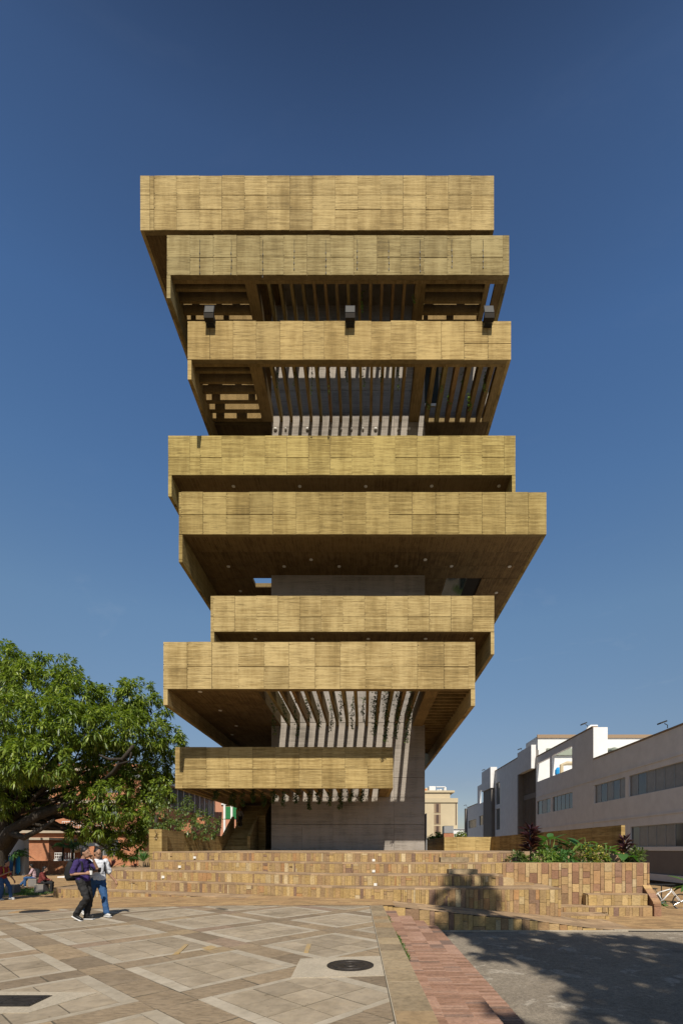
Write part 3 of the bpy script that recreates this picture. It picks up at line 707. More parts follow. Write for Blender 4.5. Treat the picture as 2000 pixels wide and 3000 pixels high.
# ------------------------------------------------------------------ planter, ramp steps on the right
pl = thing('planter', 'tall brown stone-faced planter wall holding tropical plants', 'planter', (7.5, 17.9, RZ))
pc = MB().box(4.84, 10.5, 17.93, 18.35, -.9, 1.09).build('wall_core', M['mortar'], pl)
x, wide = 4.83, True
while x < 10.5:                                     # broad brown stones alternating with narrow pale ones
    ww = rt.uniform(.24, .3) if wide else rt.uniform(.1, .16); ww = min(ww, 10.53-x); zlo = TZ[1] if x < 6.44 else RZ; z = 1.155
    while z > zlo+.02:
        h = rt.uniform(.2, .5) if wide else rt.uniform(.18, .7); h = z-zlo if z-zlo-h < .15 else h
        k = rt.uniform(.85, 1.1)
        piece('stone', M['planter_stone' if wide else 'pale_stone'] if rt.random() < .85 else M['step_stone'], pc, (x+ww/2, 17.9-rt.uniform(0, .015), z-h/2), (ww-.014, .08, h-.014), 0, (k, k, k)); z -= h
    x += ww; wide = not wide
MB().box(5.78, 10.5, 18.36, 19.74, -.9, 1.12).build('soil', M['soil'], pl)
MB().box(10.36, 10.52, 18.36, 25, -.9, 1.14).build('end_wall', M['planter_stone'], pl)
ss = thing('stone_side_steps', 'short flight of stone steps at the foot of the planter', 'steps', (9, 17.3, RZ))
def stonebox(x0, x1, y0, y1, z0, z1, rootp, left=False):
    b = MB().box(x0+.01, x1-.01, y0+.02, y1, z0, z1-.04).build('step', M['mortar'], rootp)
    MB().box(x0-.01, x1, y0-.03, y1, z1-.04, z1).build('tread', M['tread'], b)
    fl = facing([(x0, y0), (x1, y0)], z0, z1-.04, (.17, .32))
    if left: fl += facing([(x0, y1), (x0, y0+.02)], z0, z1-.04, (.17, .32))
    lay([(b, fl)], M['step_stone'])
stonebox(8.7, 10.26, 17.28, 17.88, RZ, -.38, ss)
stonebox(8.08, 10.22, 17.5, 17.88, -.38, .04, ss, True)
lw = MB().prism([(6.45, 17.25), (7.2, 17.32), (8.7, 17.29), (8.7, 17.87), (6.45, 17.87)], RZ, -.42).build('step', M['mortar'], ss)
MB().prism([(6.45, 17.22), (7.2, 17.29), (8.69, 17.25), (8.69, 17.87), (6.45, 17.87)], -.42, -.38).build('tread', M['tread'], lw)
lay([(lw, facing([(6.45, 17.24), (7.2, 17.31), (8.68, 17.28)], -.6, -.42))], M['step_stone'])
stonebox(6.45, 8.35, 16.55, 17.2, RZ, -.58, ss)
MB().box(6.46, 6.85, 17.1, 17.86, -.4, -.1).build('block', M['planter_stone'], ss)
wwl = thing('wing_wall', 'sloping stone coping wall beside the planter steps', 'wall', (10.4, 17.5, RZ))
wc = MB().extrx([(17.22, -.8), (17.88, -.8), (17.88, .33), (17.22, -.25)], 10.29, 10.53).build('wall_core', M['planter_stone'], wwl)
for i in range(4):
    t, u = i/4, (i+1)/4-.02
    MB().extrx([(lerp(17.2, 17.9, t), lerp(-.25, .345, t)-.04), (lerp(17.2, 17.9, u), lerp(-.25, .345, u)-.04), (lerp(17.2, 17.9, u), lerp(-.25, .345, u)+.02), (lerp(17.2, 17.9, t), lerp(-.25, .345, t)+.02)], 10.27, 10.55).build('coping_stone', M['planter_stone'], wwl)
lay([(wc, facing([(10.28, 17.2), (10.54, 17.2)], RZ, -.29, (.26, .27), (0, .5, .5)))], M['planter_stone'])
# ------------------------------------------------------------------ low ochre walls and outdoor stair
lwall = thing('low_wall', 'low ochre concrete wall facing the terrace right of the tower', 'wall', (8.8, 40, PLAT))
for i in range(3):
    xa, xb = [6.6, 7.65, 9.2, 11][i:i+2]
    MB().box(xa+.008, xb-.008, 40, 40.3, PLAT-.1, 2.64).build('wall_panel', M['panel'], lwall, color=(1.0, .95, .9))
MB().box(6.6, 6.85, 40.31, 54, PLAT-.1, 2.63).build('return_wall', M['panel'], lwall)
l2 = thing('low_wall', 'long ochre parapet wall receding behind the planter, its end lit', 'wall', (10.6, 28, PLAT))
for i in range(8):
    ya, yb = 19.7+i*2.53, 19.7+(i+1)*2.53
    MB().box(10.46, 10.62, ya+.006, yb-.006, .9, 2.64).build('wall_panel', M['panel'], l2, color=(.95, .85, .75))
l3 = thing('low_wall', 'ochre concrete pillar and long parapet left of the tower stair', 'wall', (-10.6, 26, .77))
for z0, z1 in ((.7, 1.42), (1.44, 2.64)): MB().box(-10.64, -10.01, 23.9, 24.6, z0, z1).build('pillar_block', M['panel'], l3, color=(1, .95, .9))
MB().box(-10.62, -10.1, 24.61, 27.1, .7, 2.62).build('pillar_return', M['panel'], l3, color=(.9, .85, .8))
for i in range(4):
    ya, yb = 27.11+i*2.72, 27.11+(i+1)*2.72
    MB().box(-11.2, -10.98, ya+.006, yb-.006, .9, 2.64).build('wall_panel', M['panel'], l3, color=(.85, .8, .72))
st = thing('outdoor_stair', 'ochre concrete stair climbing beside the tower to the left', 'stair', (-10.2, 38, PLAT))
fl = MB()
for i in range(24):
    MB().box(-11.0, -9.2, 38+i*.29, 38+24*.29+1, PLAT+i*.17 if i else PLAT-.1, PLAT+(i+1)*.17).build('step', M['panel'], st, color=(1, .95, .9))
def sloped(x0, x1, y0, y1, za, zb, base, name='parapet'):
    MB().extrx([(y0, base), (y1, base), (y1, zb), (y0, za)], x0, x1).build(name, M['panel'], st, color=(1, .95, .9))
sloped(-11.22, -11.01, 38.0, 41.0, 2.64, 4.4, PLAT-.2); sloped(-11.22, -11.01, 42.3, 46.5, 5.1, 7.2, PLAT-.2)
sloped(-9.19, -8.98, 38.0, 41.1, 2.64, 4.45, PLAT-.2); sloped(-9.19, -8.4, 41.11, 46.5, 4.5, 7.4, PLAT-.2)
# ------------------------------------------------------------------ neighbouring buildings
M['stucco'] = plain('warm_grey_stucco', (.80, .79, .775), .9, 0, .1, 1.2)
M['stucco_dark'] = plain('dark_grey_stucco', (.22, .2, .18), .9, 0, .12, 1.2)
M['white_paint'] = plain('white_paint', (.78, .77, .74), .7, 0, .06, 2)
M['cream'] = plain('cream_facade', (.56, .46, .30), .85, 0, .07, .5)
M['brown_window'] = plain('brown_window', (.10, .065, .05), .35)
M['tan_frame'] = plain('tan_frame', (.30, .21, .13), .6)
M['salmon'] = plain('salmon_render', (.56, .27, .165), .85, 0, .12, 1)
M['green_paint'] = plain('green_shutter_paint', (.035, .22, .075), .5)
M['blue_paint'] = plain('blue_sign_paint', (.02, .16, .42), .45)
M['light_blue'] = plain('light_blue_sign_paint', (.03, .33, .72), .45)
M['pane'] = plain('window_glass', (.10, .115, .12), .08); M['pane'].node_tree.nodes['Principled BSDF'].inputs['Specular IOR Level'].default_value = .7
M['blind'] = plain('grey_blind_behind_glass', (.30, .30, .29), .25, 0, .15, 3)
M['pipe_green'] = plain('sage_pipe_paint', (.30, .33, .26), .5)
M['orange_paint'] = plain('orange_paint', (.6, .16, .03), .5)
k = NT('orange_brick_wall'); b = k.node('ShaderNodeTexBrick'); p = k.pos(); x, y, z = k.sep(p)
cb = k.node('ShaderNodeCombineXYZ'); k.put(cb.inputs[0], k.math('ADD', x, y)); k.put(cb.inputs[1], z); k.put(b.inputs['Vector'], cb.outputs[0])
for a_, v_ in (('Scale', 1), ('Brick Width', .26), ('Row Height', .085), ('Mortar Size', .008)): b.inputs[a_].default_value = v_
b.inputs['Color1'].default_value = (.52, .215, .105, 1); b.inputs['Color2'].default_value = (.44, .165, .08, 1); b.inputs['Mortar'].default_value = (.46, .30, .2, 1)
k.color(k.mix(1, b.outputs[0], k.ramp(k.noise(p, .8, 5, .6), [(.3, (.78, .78, .78)), (.7, (1.08, 1.05, 1))]), 'MULTIPLY')); M['brick_wall'] = k.m

def wallx(X, T, Y0, Y1, z0, z1, ops, mat, name, parent):
    """wall in a plane of constant X (outer face towards -X) with rectangular openings (ya,yb,za,zb)"""
    ys = sorted({Y0, Y1, *[v for o in ops for v in o[:2]]}); zs = sorted({z0, z1, *[v for o in ops for v in o[2:]]}); m = MB()
    hole = lambda y, z: any(o[0] < y < o[1] and o[2] < z < o[3] for o in ops)
    for a, b in zip(ys, ys[1:]):
        for c, d in zip(zs, zs[1:]):
            if hole((a+b)/2, (c+d)/2): continue
            m.add([(X,a,c),(X,b,c),(X,b,d),(X,a,d)], [(0,3,2,1)]); m.add([(X+T,a,c),(X+T,b,c),(X+T,b,d),(X+T,a,d)], [(0,1,2,3)])
    rings = [(Y0, Y1, z0, z1, 1)]+[(*o, -1) for o in ops]
    for a, b, c, d, s in rings:
        q = [(X,a,c),(X,b,c),(X,b,d),(X,a,d),(X+T,a,c),(X+T,b,c),(X+T,b,d),(X+T,a,d)]
        f = [(0,1,5,4),(1,2,6,5),(2,3,7,6),(3,0,4,7)]; m.add(q, f if s > 0 else [t[::-1] for t in f])
    return m.build(name, mat, parent)
def windowx(X, ya, yb, za, zb, n, parent, mats=('blind', 'pane'), rr=random.Random(3)):
    f = MB(); t = .05
    f.box(X, X+.06, ya, yb, za, za+t).box(X, X+.06, ya, yb, zb-t, zb)
    ed = [ya+(yb-ya)*i/n for i in range(n+1)]
    for e in ed: f.box(X+.002, X+.062, max(ya, e-t/2), min(yb, e+t/2), za+t, zb-t)
    w_ = f.build('window', M['frame'], parent)
    for a, b in zip(ed, ed[1:]):
        MB().box(X+.03, X+.04, a+t/2, b-t/2, za+t, zb-t).build('pane', M[mats[0] if rr.random() < .75 else mats[1]], w_)
    return w_
M['frame'] = plain('aluminium_frame', (.40, .42, .43), .4, .5)
rbld = thing('grey_building', 'long grey three-storey building receding on the right with rooftop plant', 'building', (20, 55, -.9))
XB = 20.
W1, W2, WL1 = (27.2, 36.6, 5.6, 7.18), (37.1, 42.1, 5.6, 7.18), (27.2, 36.4, 1.8, 3.32)
wallx(XB, .3, 20, 42.3, 1.55, 9.46, [W1, W2, WL1], M['stucco'], 'wall', rbld)
MB().box(XB+.05, XB+.3, 20, 60, -.05, 1.54).build('dark_lower_wall', M['stucco_dark'], rbld)
MB().box(XB-.1, XB+.3, 20, 60, -.5, -.06).build('light_lower_band', M['stucco'], rbld)
MB().box(XB+.2, XB+.4, 20, 60, -2, -.51).build('basement_wall', M['stucco_dark'], rbld)
windowx(XB+.1, *W1, 9, rbld); windowx(XB+.1, *W2, 5, rbld); windowx(XB+.1, *WL1, 9, rbld)
O1, O2, W3, W4 = (46.6, 51.65, 9.4, 11.6), (52.2, 56.2, 9.4, 11.55), (46.5, 51.5, 5.6, 7.16), (52, 56.1, 5.6, 7.16)
wallx(XB, .3, 42.32, 56.35, 1.55, 12.3, [O1, O2, W3, W4], M['stucco'], 'wall', rbld)
windowx(XB+.1, *W3, 5, rbld, ('pane', 'pane')); windowx(XB+.1, *W4, 3, rbld, ('pane', 'blind'))
MB().box(XB+.002, 21.25, 42.26, 42.6, 9.47, 12.3).build('lit_end_wall', M['white_paint'], rbld)
for z in (3.95, 7.6): MB().box(XB-.05, XB-.002, 20, 56.3, z, z+.12).build('ledge', M['stucco'], rbld)
for y0, y1, z in ((20, 42.2, 9.47), (42.33, 56.3, 12.31), (61.6, 74, 13.51), (85.7, 94, 9.61)):
    MB().box(XB-.06, XB+.4, y0, y1, z, z+.1).build('coping', M['tan_frame'], rbld)
wallx(XB, .3, 56.37, 61.5, -1, 13.2, [(56.6, 61.2, 8.3, 11.0), (56.6, 61.2, 4.3, 7.7)], M['stucco_dark'], 'wall', rbld)
MB().box(19.45, XB-.004, 56.4, 61.5, 11.05, 13.8).build('hood', M['stucco'], rbld); MB().box(19.45, XB-.004, 61.0, 61.48, -1, 11.04).build('pier', M['stucco_dark'], rbld)
for z0, z1 in ((8.3, 11), (4.3, 7.7)):
    lv = MB().box(XB+.24, XB+.29, 56.6, 61.2, z0, z1).build('louvre_window', M['pane'], rbld)
    for i in range(9): MB().box(XB+.0, XB+.22, 56.7+i*.53, 56.8+i*.53, z0+.01, z1-.01).build('fin', M['stucco_dark'], lv)
T1_, T2_ = (71.4, 73.6, 8.3, 11.6), (71.4, 73.6, 4.5, 7.7)
wallx(XB, .3, 61.52, 74.05, -1, 13.5, [T1_, T2_], M['stucco'], 'wall', rbld); windowx(XB+.12, *T1_, 3, rbld, ('pane', 'pane')); windowx(XB+.12, *T2_, 3, rbld, ('pane', 'pane'))
MB().box(19.3, XB+.3, 74.07, 79.6, 11, 14.2).build('hood', M['stucco'], rbld); MB().box(19.5, XB+.3, 74.3, 79.4, -1, 10.99).build('pier', M['stucco_dark'], rbld)
wallx(XB, .3, 79.62, 85.6, -1, 12.7, [(80.2, 84.2, 9.5, 11.7), (80.2, 84.2, 5.7, 7.35)], M['stucco'], 'wall', rbld); windowx(XB+.1, 80.2, 84.2, 5.7, 7.35, 4, rbld)
wallx(XB, .3, 85.62, 94, -1, 9.6, [(86.5, 93, 5.5, 7.)], M['stucco'], 'wall', rbld); windowx(XB+.1, 86.5, 93, 5.5, 7., 5, rbld)
MB().box(XB-.35, XB+.2, 94.02, 95, -1, 9.5).build('pier', M['stucco_dark'], rbld)
MB().box(XB+.31, 45, 20, 56.3, 9.0, 9.3).build('roof', M['stucco'], rbld); MB().box(XB+.31, 45, 61.5, 94, 9.0, 9.3).build('roof', M['stucco'], rbld)
MB().box(XB+.5, 45, 57.2, 61.4, 9.0, 15.0).build('plant_room', M['white_paint'], rbld); MB().box(XB+.4, 45, 57.05, 57.19, 14.75, 15.15).build('plant_room_coping', M['tan_frame'], rbld)
MB().box(21.5, 45, 56.9, 57.18, 12.7, 13.5).build('gutter', M['pipe_green'], rbld)
MB().tube([(23, 52, 10.7), (23, 44.5, 10.7), (23, 44.1, 10.55), (23, 43.9, 10.1), (23, 43.9, 9.3)], .33, 10).build('pipe', M['pipe_green'], rbld)
for y in (45.2, 47.2, 49.2): MB().box(22.9, 23.1, y-.08, y+.08, 9.3, 10.4).build('pipe_leg', M['dark_metal'], rbld)
MB().tube([(22, 54, 9.3), (22, 54, 11.0), (22.6, 54, 11.2), (27, 54, 11.2)], .22, 8).build('pipe', M['cream'], rbld)
MB().tube([(21.0, 45.5, 9.3), (21.0, 45.5, 13.0), (21.3, 45.5, 13.2), (21.9, 45.5, 13.2)], .14, 8).build('vent_pipe', M['white_paint'], rbld)
MB().lathe([(.3, 0), (.4, .3), (.4, .7), (.2, 1)], (22.3, 55.6, 10), 10).build('tank', M['light_blue'], rbld)
FLG = 'floodlights along the grey building roof'
for i, (y, z, lb) in enumerate(((31.6, 9.56, 'black roof floodlight nearest the right edge of the photo'), (42.9, 12.4, 'black roof floodlight beside the white lit end wall'), (60.6, 13.8, 'black roof floodlight on the larger dark hood'), (79, 14.2, 'black roof floodlight on the small far hood'), (93.5, 9.7, 'black roof floodlight at the far low end of the grey building'))):
    t = thing('roof_floodlight', lb, 'floodlight', (19.75, y, z), FLG)
    MB().tube([(19.8, y, z), (19.8, y, z+.2), (19.6, y, z+.3)], .03, 6).build('bracket', M['dark_metal'], t)
    MB().obox((19.45, y, z+.36), ((1, 0, .35), (0, 1, 0), (-.35, 0, 1)), (.45, .4, .09)).build('lamp_head', M['dark_metal'], t)
# far cream building
fb = thing('cream_building', 'plain cream block with brown window strip beyond the tower', 'building', (14, 110, -.9))
Y = 110.; q = lambda x: PX(x, Y); zz = lambda y: PZ(y, Y)
MB().box(q(1180), q(1340), Y, Y+25, -.9, zz(2339)).build('wall', M['cream'], fb); MB().box(q(1180), q(1319), Y+.5, Y+20, zz(2339)+.01, zz(2317)).build('penthouse', M['cream'], fb)
MB().box(q(1180), q(1332), Y+.2, Y+20, zz(2322), zz(2316)).build('roof_slab', M['cream'], fb)
MB().box(q(1180), q(1340.5), Y-.25, Y-.01, zz(2352), zz(2339.5)).build('cornice', M['cream'], fb)
for a, b in ((2355, 2383), (2387, 2416), (2420, 2445)):
    w_ = MB().box(q(1271), q(1290), Y-.06, Y-.01, zz(b), zz(a)).build('window', M['tan_frame'], fb); MB().box(q(1277), q(1284.5), Y-.1, Y-.061, zz(b)+.2, zz(a)-.1).build('pane', M['brown_window'], w_)
MB().box(q(1333.5), q(1336.5), Y-.06, Y-.01, zz(2418), zz(2354)).build('slot_window', M['brown_window'], fb)
MB().box(q(1262), q(1281), Y+3, Y+6, zz(2316), zz(2299)).build('lift_house', M['white_paint'], fb)
for x, h, c in ((1253, 12, 'cream'), (1250, 7, 'orange_paint'), (1308, 14, 'white_paint'), (1307, 5, 'orange_paint'), (1295, 7, 'white_paint'), (1287, 6, 'white_paint'), (1300, 5, 'grey_metal')):
    MB().lathe([(.35, 0), (.35, h*.06), (.2, h*.075)], (q(x), Y+2+R.random(), zz(2316)), 8).build('roof_tank', M[c], fb)
MB().tube([(q(1281), Y+2, zz(2303)), (q(1308), Y+2, zz(2303))], .12, 6).build('roof_pipe', M['white_paint'], fb)
# small hut with ribbed metal unit, white shed
hut = thing('brick_hut', 'small orange brick hut with a ribbed grey metal unit on its roof', 'hut', (12, 70, -.9)); Y = 70.
MB().box(PX(1300, Y), PX(1329, Y), Y, Y+4, -.9, PZ(2442.5, Y)).build('wall', M['brick_wall'], hut)
un = MB().box(PX(1300, Y)+.05, PX(1328, Y), Y+.05, Y+2, PZ(2442, Y), PZ(2420, Y)).build('metal_unit', M['grey_metal'], hut)
M['pale_metal'] = plain('pale_galvanised_metal', (.55, .56, .57), .45, .3)
for i in range(13): MB().box(PX(1301, Y)+i*.104, PX(1301, Y)+.055+i*.104, Y-.01, Y+.045, PZ(2441, Y), PZ(2421, Y)).build('rib', M['pale_metal'], un)
shed = thing('white_shed', 'low white flat-roofed shed beyond the brick hut', 'shed', (20, 104, -.9))
MB().box(PX(1325, 104), PX(1372, 104), 104, 110, -.9, PZ(2431, 104)).build('wall', M['white_paint'], shed)
MB().box(PX(1324, 104), PX(1373, 104), 103.8, 110.2, PZ(2431, 104)+.01, PZ(2429, 104)).build('roof', M['pale_metal'], shed)
gp = thing('glass_screen', 'thin pale glass edge standing beside the tower base', 'screen', (4.95, 39, PLAT)); MB().box(4.93, 4.97, 38.5, 39.6, PLAT, 4.5).build('pane', M['pale_metal'], gp)

# ------------------------------------------------------------------ left background
bb = thing('brick_building', 'orange brick building with white balconies behind the big tree', 'building', (-38, 60, -.5))
def wally(Y, T, X0, X1, z0, z1, ops, mat, name, parent):
    xs = sorted({X0, X1, *[v for o in ops for v in o[:2]]}); zs = sorted({z0, z1, *[v for o in ops for v in o[2:]]}); m = MB()
    hole = lambda x, z: any(o[0] < x < o[1] and o[2] < z < o[3] for o in ops)
    for a, b in zip(xs, xs[1:]):
        for c, d in zip(zs, zs[1:]):
            if hole((a+b)/2, (c+d)/2): continue
            m.add([(a,Y,c),(b,Y,c),(b,Y,d),(a,Y,d)], [(0,1,2,3)])
    for a, b, c, d in ops:
        q_ = [(a,Y,c),(b,Y,c),(b,Y,d),(a,Y,d),(a,Y+T,c),(b,Y+T,c),(b,Y+T,d),(a,Y+T,d)]
        m.add(q_, [(0,4,5,1),(1,5,6,2),(2,6,7,3),(3,7,4,0)])
    m.add([(X0,Y+.8,z0),(X1,Y+.8,z0),(X1,Y+.8,z1),(X0,Y+.8,z1),(X0,Y,z1),(X1,Y,z1),(X0,Y,z0),(X1,Y,z0)], [(0,3,2,1),(4,5,2,3),(1,2,5,7),(0,6,4,3)])
    return m.build(name, mat, parent)
Y = 60.; op = []
for x0, x1 in ((-54, -50), (-47.5, -44), (-41.5, -38.5), (-33.5, -30.5)):
    for z0, z1 in ((.8, 2.8), (5.0, 7.0), (8.6, 10.4)): op.append((x0, x1, z0, z1))
wally(Y, .35, -70, -26.8, -.6, 12.2, op, M['brick_wall'], 'wall', bb)
for o in op:
    w_ = MB().box(o[0], o[1], Y+.28, Y+.34, o[2], o[3]).build('window', M['frame'], bb)
    for i in range(3): MB().box(lerp(o[0], o[1], i/3)+.06, lerp(o[0], o[1], (i+1)/3)-.06, Y+.25, Y+.279, o[2]+.08, o[3]-.08).build('pane', M['pane'], w_)
for z in (3.6, 7.3, 11.3): MB().box(-70, -26.5, Y-.5, Y-.005, z, z+.35).build('floor_band', M['concrete'], bb)
for x0, x1, z in ((-36.5, -31, 3.95), (-48.5, -43, 3.95), (-44, -38, 7.65), (-54, -50, 7.65)):
    bl_ = MB().box(x0, x1, Y-1.6, Y-.51, z-.3, z).build('balcony', M['concrete'], bb)
    rl = MB().box(x0, x1, Y-1.6, Y-1.55, z+.98, z+1.04)
    for i in range(int((x1-x0)/.28)+1): rl.box(x0+i*.28, x0+i*.28+.04, Y-1.59, Y-1.56, z, z+.98)
    rl.box(x0, x1, Y-1.6, Y-1.56, z+.5, z+.54).build('railing', M['white_paint'], bl_)
wsr = thing('white_stair', 'white outdoor stair flight rising to the right behind the fence', 'stair', (-30, 50, -.4)); Y = 50.
MB().beam((PX(195, Y), Y, PZ(2504, Y)), (PX(262, Y), Y, PZ(2473, Y)), 1.2, .35).build('stringer', M['white_paint'], wsr)
for i in range(9): t = i/8; MB().box(lerp(PX(195, Y), PX(262, Y), t)-.12, lerp(PX(195, Y), PX(262, Y), t)+.14, Y-.55, Y+.55, lerp(PZ(2504, Y), PZ(2473, Y), t)+.15, lerp(PZ(2504, Y), PZ(2473, Y), t)+.3).build('tread', M['concrete'], wsr)
for h in (.7, .95, 1.2): MB().tube([(PX(190, Y), Y-.5, PZ(2506, Y)+h), (PX(240, Y), Y-.5, PZ(2483, Y)+h)], .025, 5).build('rail', M['grey_metal'], wsr)
MB().box(PX(258, Y), PX(300, Y), Y-.6, Y+.6, PZ(2473, Y)-.25, PZ(2473, Y)+.1).build('landing', M['white_paint'], wsr)
MB().box(PX(290, Y), PX(296, Y), Y-.3, Y+.3, -.5, PZ(2473, Y)-.26).build('post', M['white_paint'], wsr)
# lower brick block behind the slatted fence
lb_ = thing('brick_annexe', 'low orange brick annexe right behind the slatted fence', 'building', (-31, 46, -.5)); Y = 46.
MB().box(PX(70, Y), PX(143, Y), Y, Y+6, -.5, PZ(2462, Y)).build('wall', M['brick_wall'], lb_); MB().box(PX(66, Y), PX(150, Y), Y-.3, Y+6, PZ(2462, Y)+.01, PZ(2455, Y)).build('roof_slab', M['concrete'], lb_)
MB().box(PX(143, Y)+.01, PX(215, Y), Y+.6, Y+1, -.5, PZ(2519, Y)).build('white_wall', M['white_paint'], lb_)
rl = MB()
for i in range(12): rl.box(PX(146, Y)+i*.17, PX(146, Y)+i*.17+.035, Y+.7, Y+.74, PZ(2518, Y), PZ(2500, Y))
for y_ in (2500, 2508, 2516): rl.box(PX(146, Y), PX(168, Y), Y+.69, Y+.75, PZ(y_, Y)-.03, PZ(y_, Y)+.03)
rl.build('railing', M['white_paint'], lb_)
# slatted fence
fe = thing('slatted_fence', 'fence of upright orange-brown slats on a pale base', 'fence', (-27.5, 40, -.43)); Y = 40.
M['slat'] = stone_random('orange_slat', [(0, (.45, .2, .1)), (1, (.56, .27, .14))], 6, .1)
MB().box(PX(73, Y), PX(207, Y), Y, Y+.3, -.6, PZ(2567, Y)).build('base', M['concrete'], fe)
n = 33
for i in range(n):
    x = lerp(PX(75, Y), PX(205, Y), i/(n-1)); piece('slat', M['slat'], fe, (x, Y+.1, (PZ(2567, Y)+PZ(2523, Y))/2), (.082, .09, PZ(2523, Y)-PZ(2567, Y)-.01))
for y_ in (2530, 2558): MB().box(PX(74, Y), PX(206, Y), Y+.16, Y+.2, PZ(y_, Y)-.03, PZ(y_, Y)+.03).build('rail', M['dark_metal'], fe)
MB().box(PX(74, Y), PX(206, Y), Y+.5, Y+.55, PZ(2567, Y), PZ(2526, Y)).build('dark_backing', M['stucco_dark'], fe)
# grey wall with folded blue sign
bw = thing('blue_sign_wall', 'pale grey wall with a folded blue sign by the big tree', 'wall', (-27.4, 38, -.43)); Y = 38.
MB().box(PX(26, Y), PX(72, Y), Y, Y+.5, -.5, PZ(2455, Y)).build('wall', M['pale_metal'], bw)
MB().box(PX(28, Y), PX(58, Y), Y-.25, Y-.01, PZ(2559, Y), PZ(2508, Y)).build('sign_panel', M['blue_paint'], bw)
MB().extr([(PX(55, Y), PZ(2558, Y)), (PX(60, Y), PZ(2563, Y)), (PX(67, Y), PZ(2551, Y)), (PX(66, Y), PZ(2508, Y)), (PX(60, Y), PZ(2508, Y))], Y-.3, Y-.26).build('sign_fold', M['light_blue'], bw)
bn = thing('white_bench', 'low white bench slab in front of the slatted fence', 'bench', (-23, 35, -.43)); Y = 35.
MB().prism([(PX(168, Y), Y), (PX(222, Y), Y), (PX(222, Y), Y+1.2), (PX(170, Y), Y+1.2)], PZ(2582, Y), PZ(2569, Y)).build('seat', M['white_paint'], bn); MB().box(PX(173, Y), PX(220, Y), Y+.2, Y+1, -.45, PZ(2582, Y)-.005).build('plinth', M['stucco_dark'], bn)
for x, Y, lb in ((38, 22.5, 'grey concrete cube seat beside the student in red'), (122, 22.9, 'grey concrete cube seat under the seated person')):
    c = thing('cube_seat', lb, 'seat', (PX(x, Y), Y, -.43), 'concrete cube seats')
    h_ = .3; m = MB(); X = PX(x, Y); m.lathe([(.30, 0), (.30, .40), (.28, .42), (0, .42)], (0, 0, 0), 4)
    m.v = [(X+(a*math.cos(PI/4)-b*math.sin(PI/4)), Y+(a*math.sin(PI/4)+b*math.cos(PI/4)), z_-.43) for a, b, z_ in m.v]
    m.build('block', M['stucco_dark'], c); MB().box(X-.215, X+.215, Y-.215, Y+.215, -.012, -.002).build('top', M['concrete'], c)
# pavilion with clerestory louvres and brick planters, and the salmon block with green shutters
pv = thing('clerestory_building', 'long low building with white-framed louvre windows left of the stair', 'building', (-25, 70, -.5)); X = -25.
wallx(X-.6, .5, 55, 82, -.5, 6.9, [], M['brick_wall'], 'wall', pv)
MB().box(X-1.6, X+.5, 55, 82, 9.7, 10.1).build('roof', M['pale_metal'], pv)
for i in range(12): 
    y = 56+i*2.2; MB().box(X-.25, X-.0, y-.12, y+.12, 6.9, 9.69).build('post', M['white_paint'], pv)
for i in range(60): MB().box(X-.15, X-.1, 56+i*.43, 56.16+i*.43, 6.95, 9.65).build('louvre', M['grey_metal'], pv)
MB().box(X-.5, X-.4, 55.5, 82, 6.9, 9.69).build('glazing', M['pane'], pv)
for y0, y1, z0, z1 in ((57, 63, 5.2, 6.6), (66, 71, 3.6, 5.2), (71.5, 76, 4.9, 6.3)):
    b_ = MB().box(X-.09, X+1.4, y0, y1, z0, z1).build('planter_box', M['brick_wall'], pv)
sb = thing('salmon_building', 'salmon rendered block with white trim and green shutters behind the stair', 'building', (-22, 84, -.5)); Y = 84.
MB().box(PX(622, Y), PX(740, Y), Y, Y+8, -.5, PZ(2336, Y)).build('wall', M['salmon'], sb)
for a, b in ((655, 661), (676, 682), (699, 704)): MB().box(PX(a, Y), PX(b, Y), Y-.2, Y-.01, -.5, PZ(2359, Y)).build('pilaster', M['white_paint'], sb)
MB().box(PX(649, Y), PX(706, Y), Y-.25, Y-.01, PZ(2359, Y)+.005, PZ(2355, Y)).build('lintel', M['white_paint'], sb)
for a, b in ((661.2, 675.8), (682.2, 698.8)):
    sh = MB().box(PX(a, Y), PX(b, Y), Y-.1, Y-.01, PZ(2400, Y), PZ(2364, Y)).build('shutter', M['green_paint'], sb)
    for i in range(8): MB().box(PX(a, Y)+.06, PX(b, Y)-.06, Y-.13, Y-.101, PZ(2399, Y)+i*.26, PZ(2399, Y)+i*.26+.18).build('slat', M['green_paint'], sh)
# ------------------------------------------------------------------ vegetation
def leaf_mat(name, stops, trans=.35, rough=.45):
    k = NT(name); k.alb = 1.
    r = k.node('ShaderNodeNewGeometry').outputs['Random Per Island']
    c = k.ramp(r, stops); k.color(c); k.b.inputs['Roughness'].default_value = rough; k.b.inputs['Specular IOR Level'].default_value = .5
    t = k.node('ShaderNodeBsdfTranslucent'); k.put(t.inputs[0], k.mix(1, c, (1.5, 1.6, .7), 'MULTIPLY'))
    mxs = k.node('ShaderNodeMixShader'); mxs.inputs[0].default_value = trans
    k.t.links.new(k.b.outputs[0], mxs.inputs[1]); k.t.links.new(t.outputs[0], mxs.inputs[2]); k.t.links.new(mxs.outputs[0], k.n['Material Output'].inputs[0])
    return k.m
M['leaf'] = leaf_mat('tree_leaf', [(0, (.06, .105, .016)), (.4, (.115, .165, .022)), (.8, (.18, .24, .032)), (1, (.27, .32, .05))])
M['leaf_shrub'] = leaf_mat('shrub_leaf', [(0, (.05, .08, .02)), (.6, (.09, .14, .035)), (1, (.16, .2, .05))])
M['leaf_deep'] = leaf_mat('deep_green_leaf', [(0, (.035, .09, .02)), (.6, (.06, .15, .035)), (1, (.10, .21, .06))])
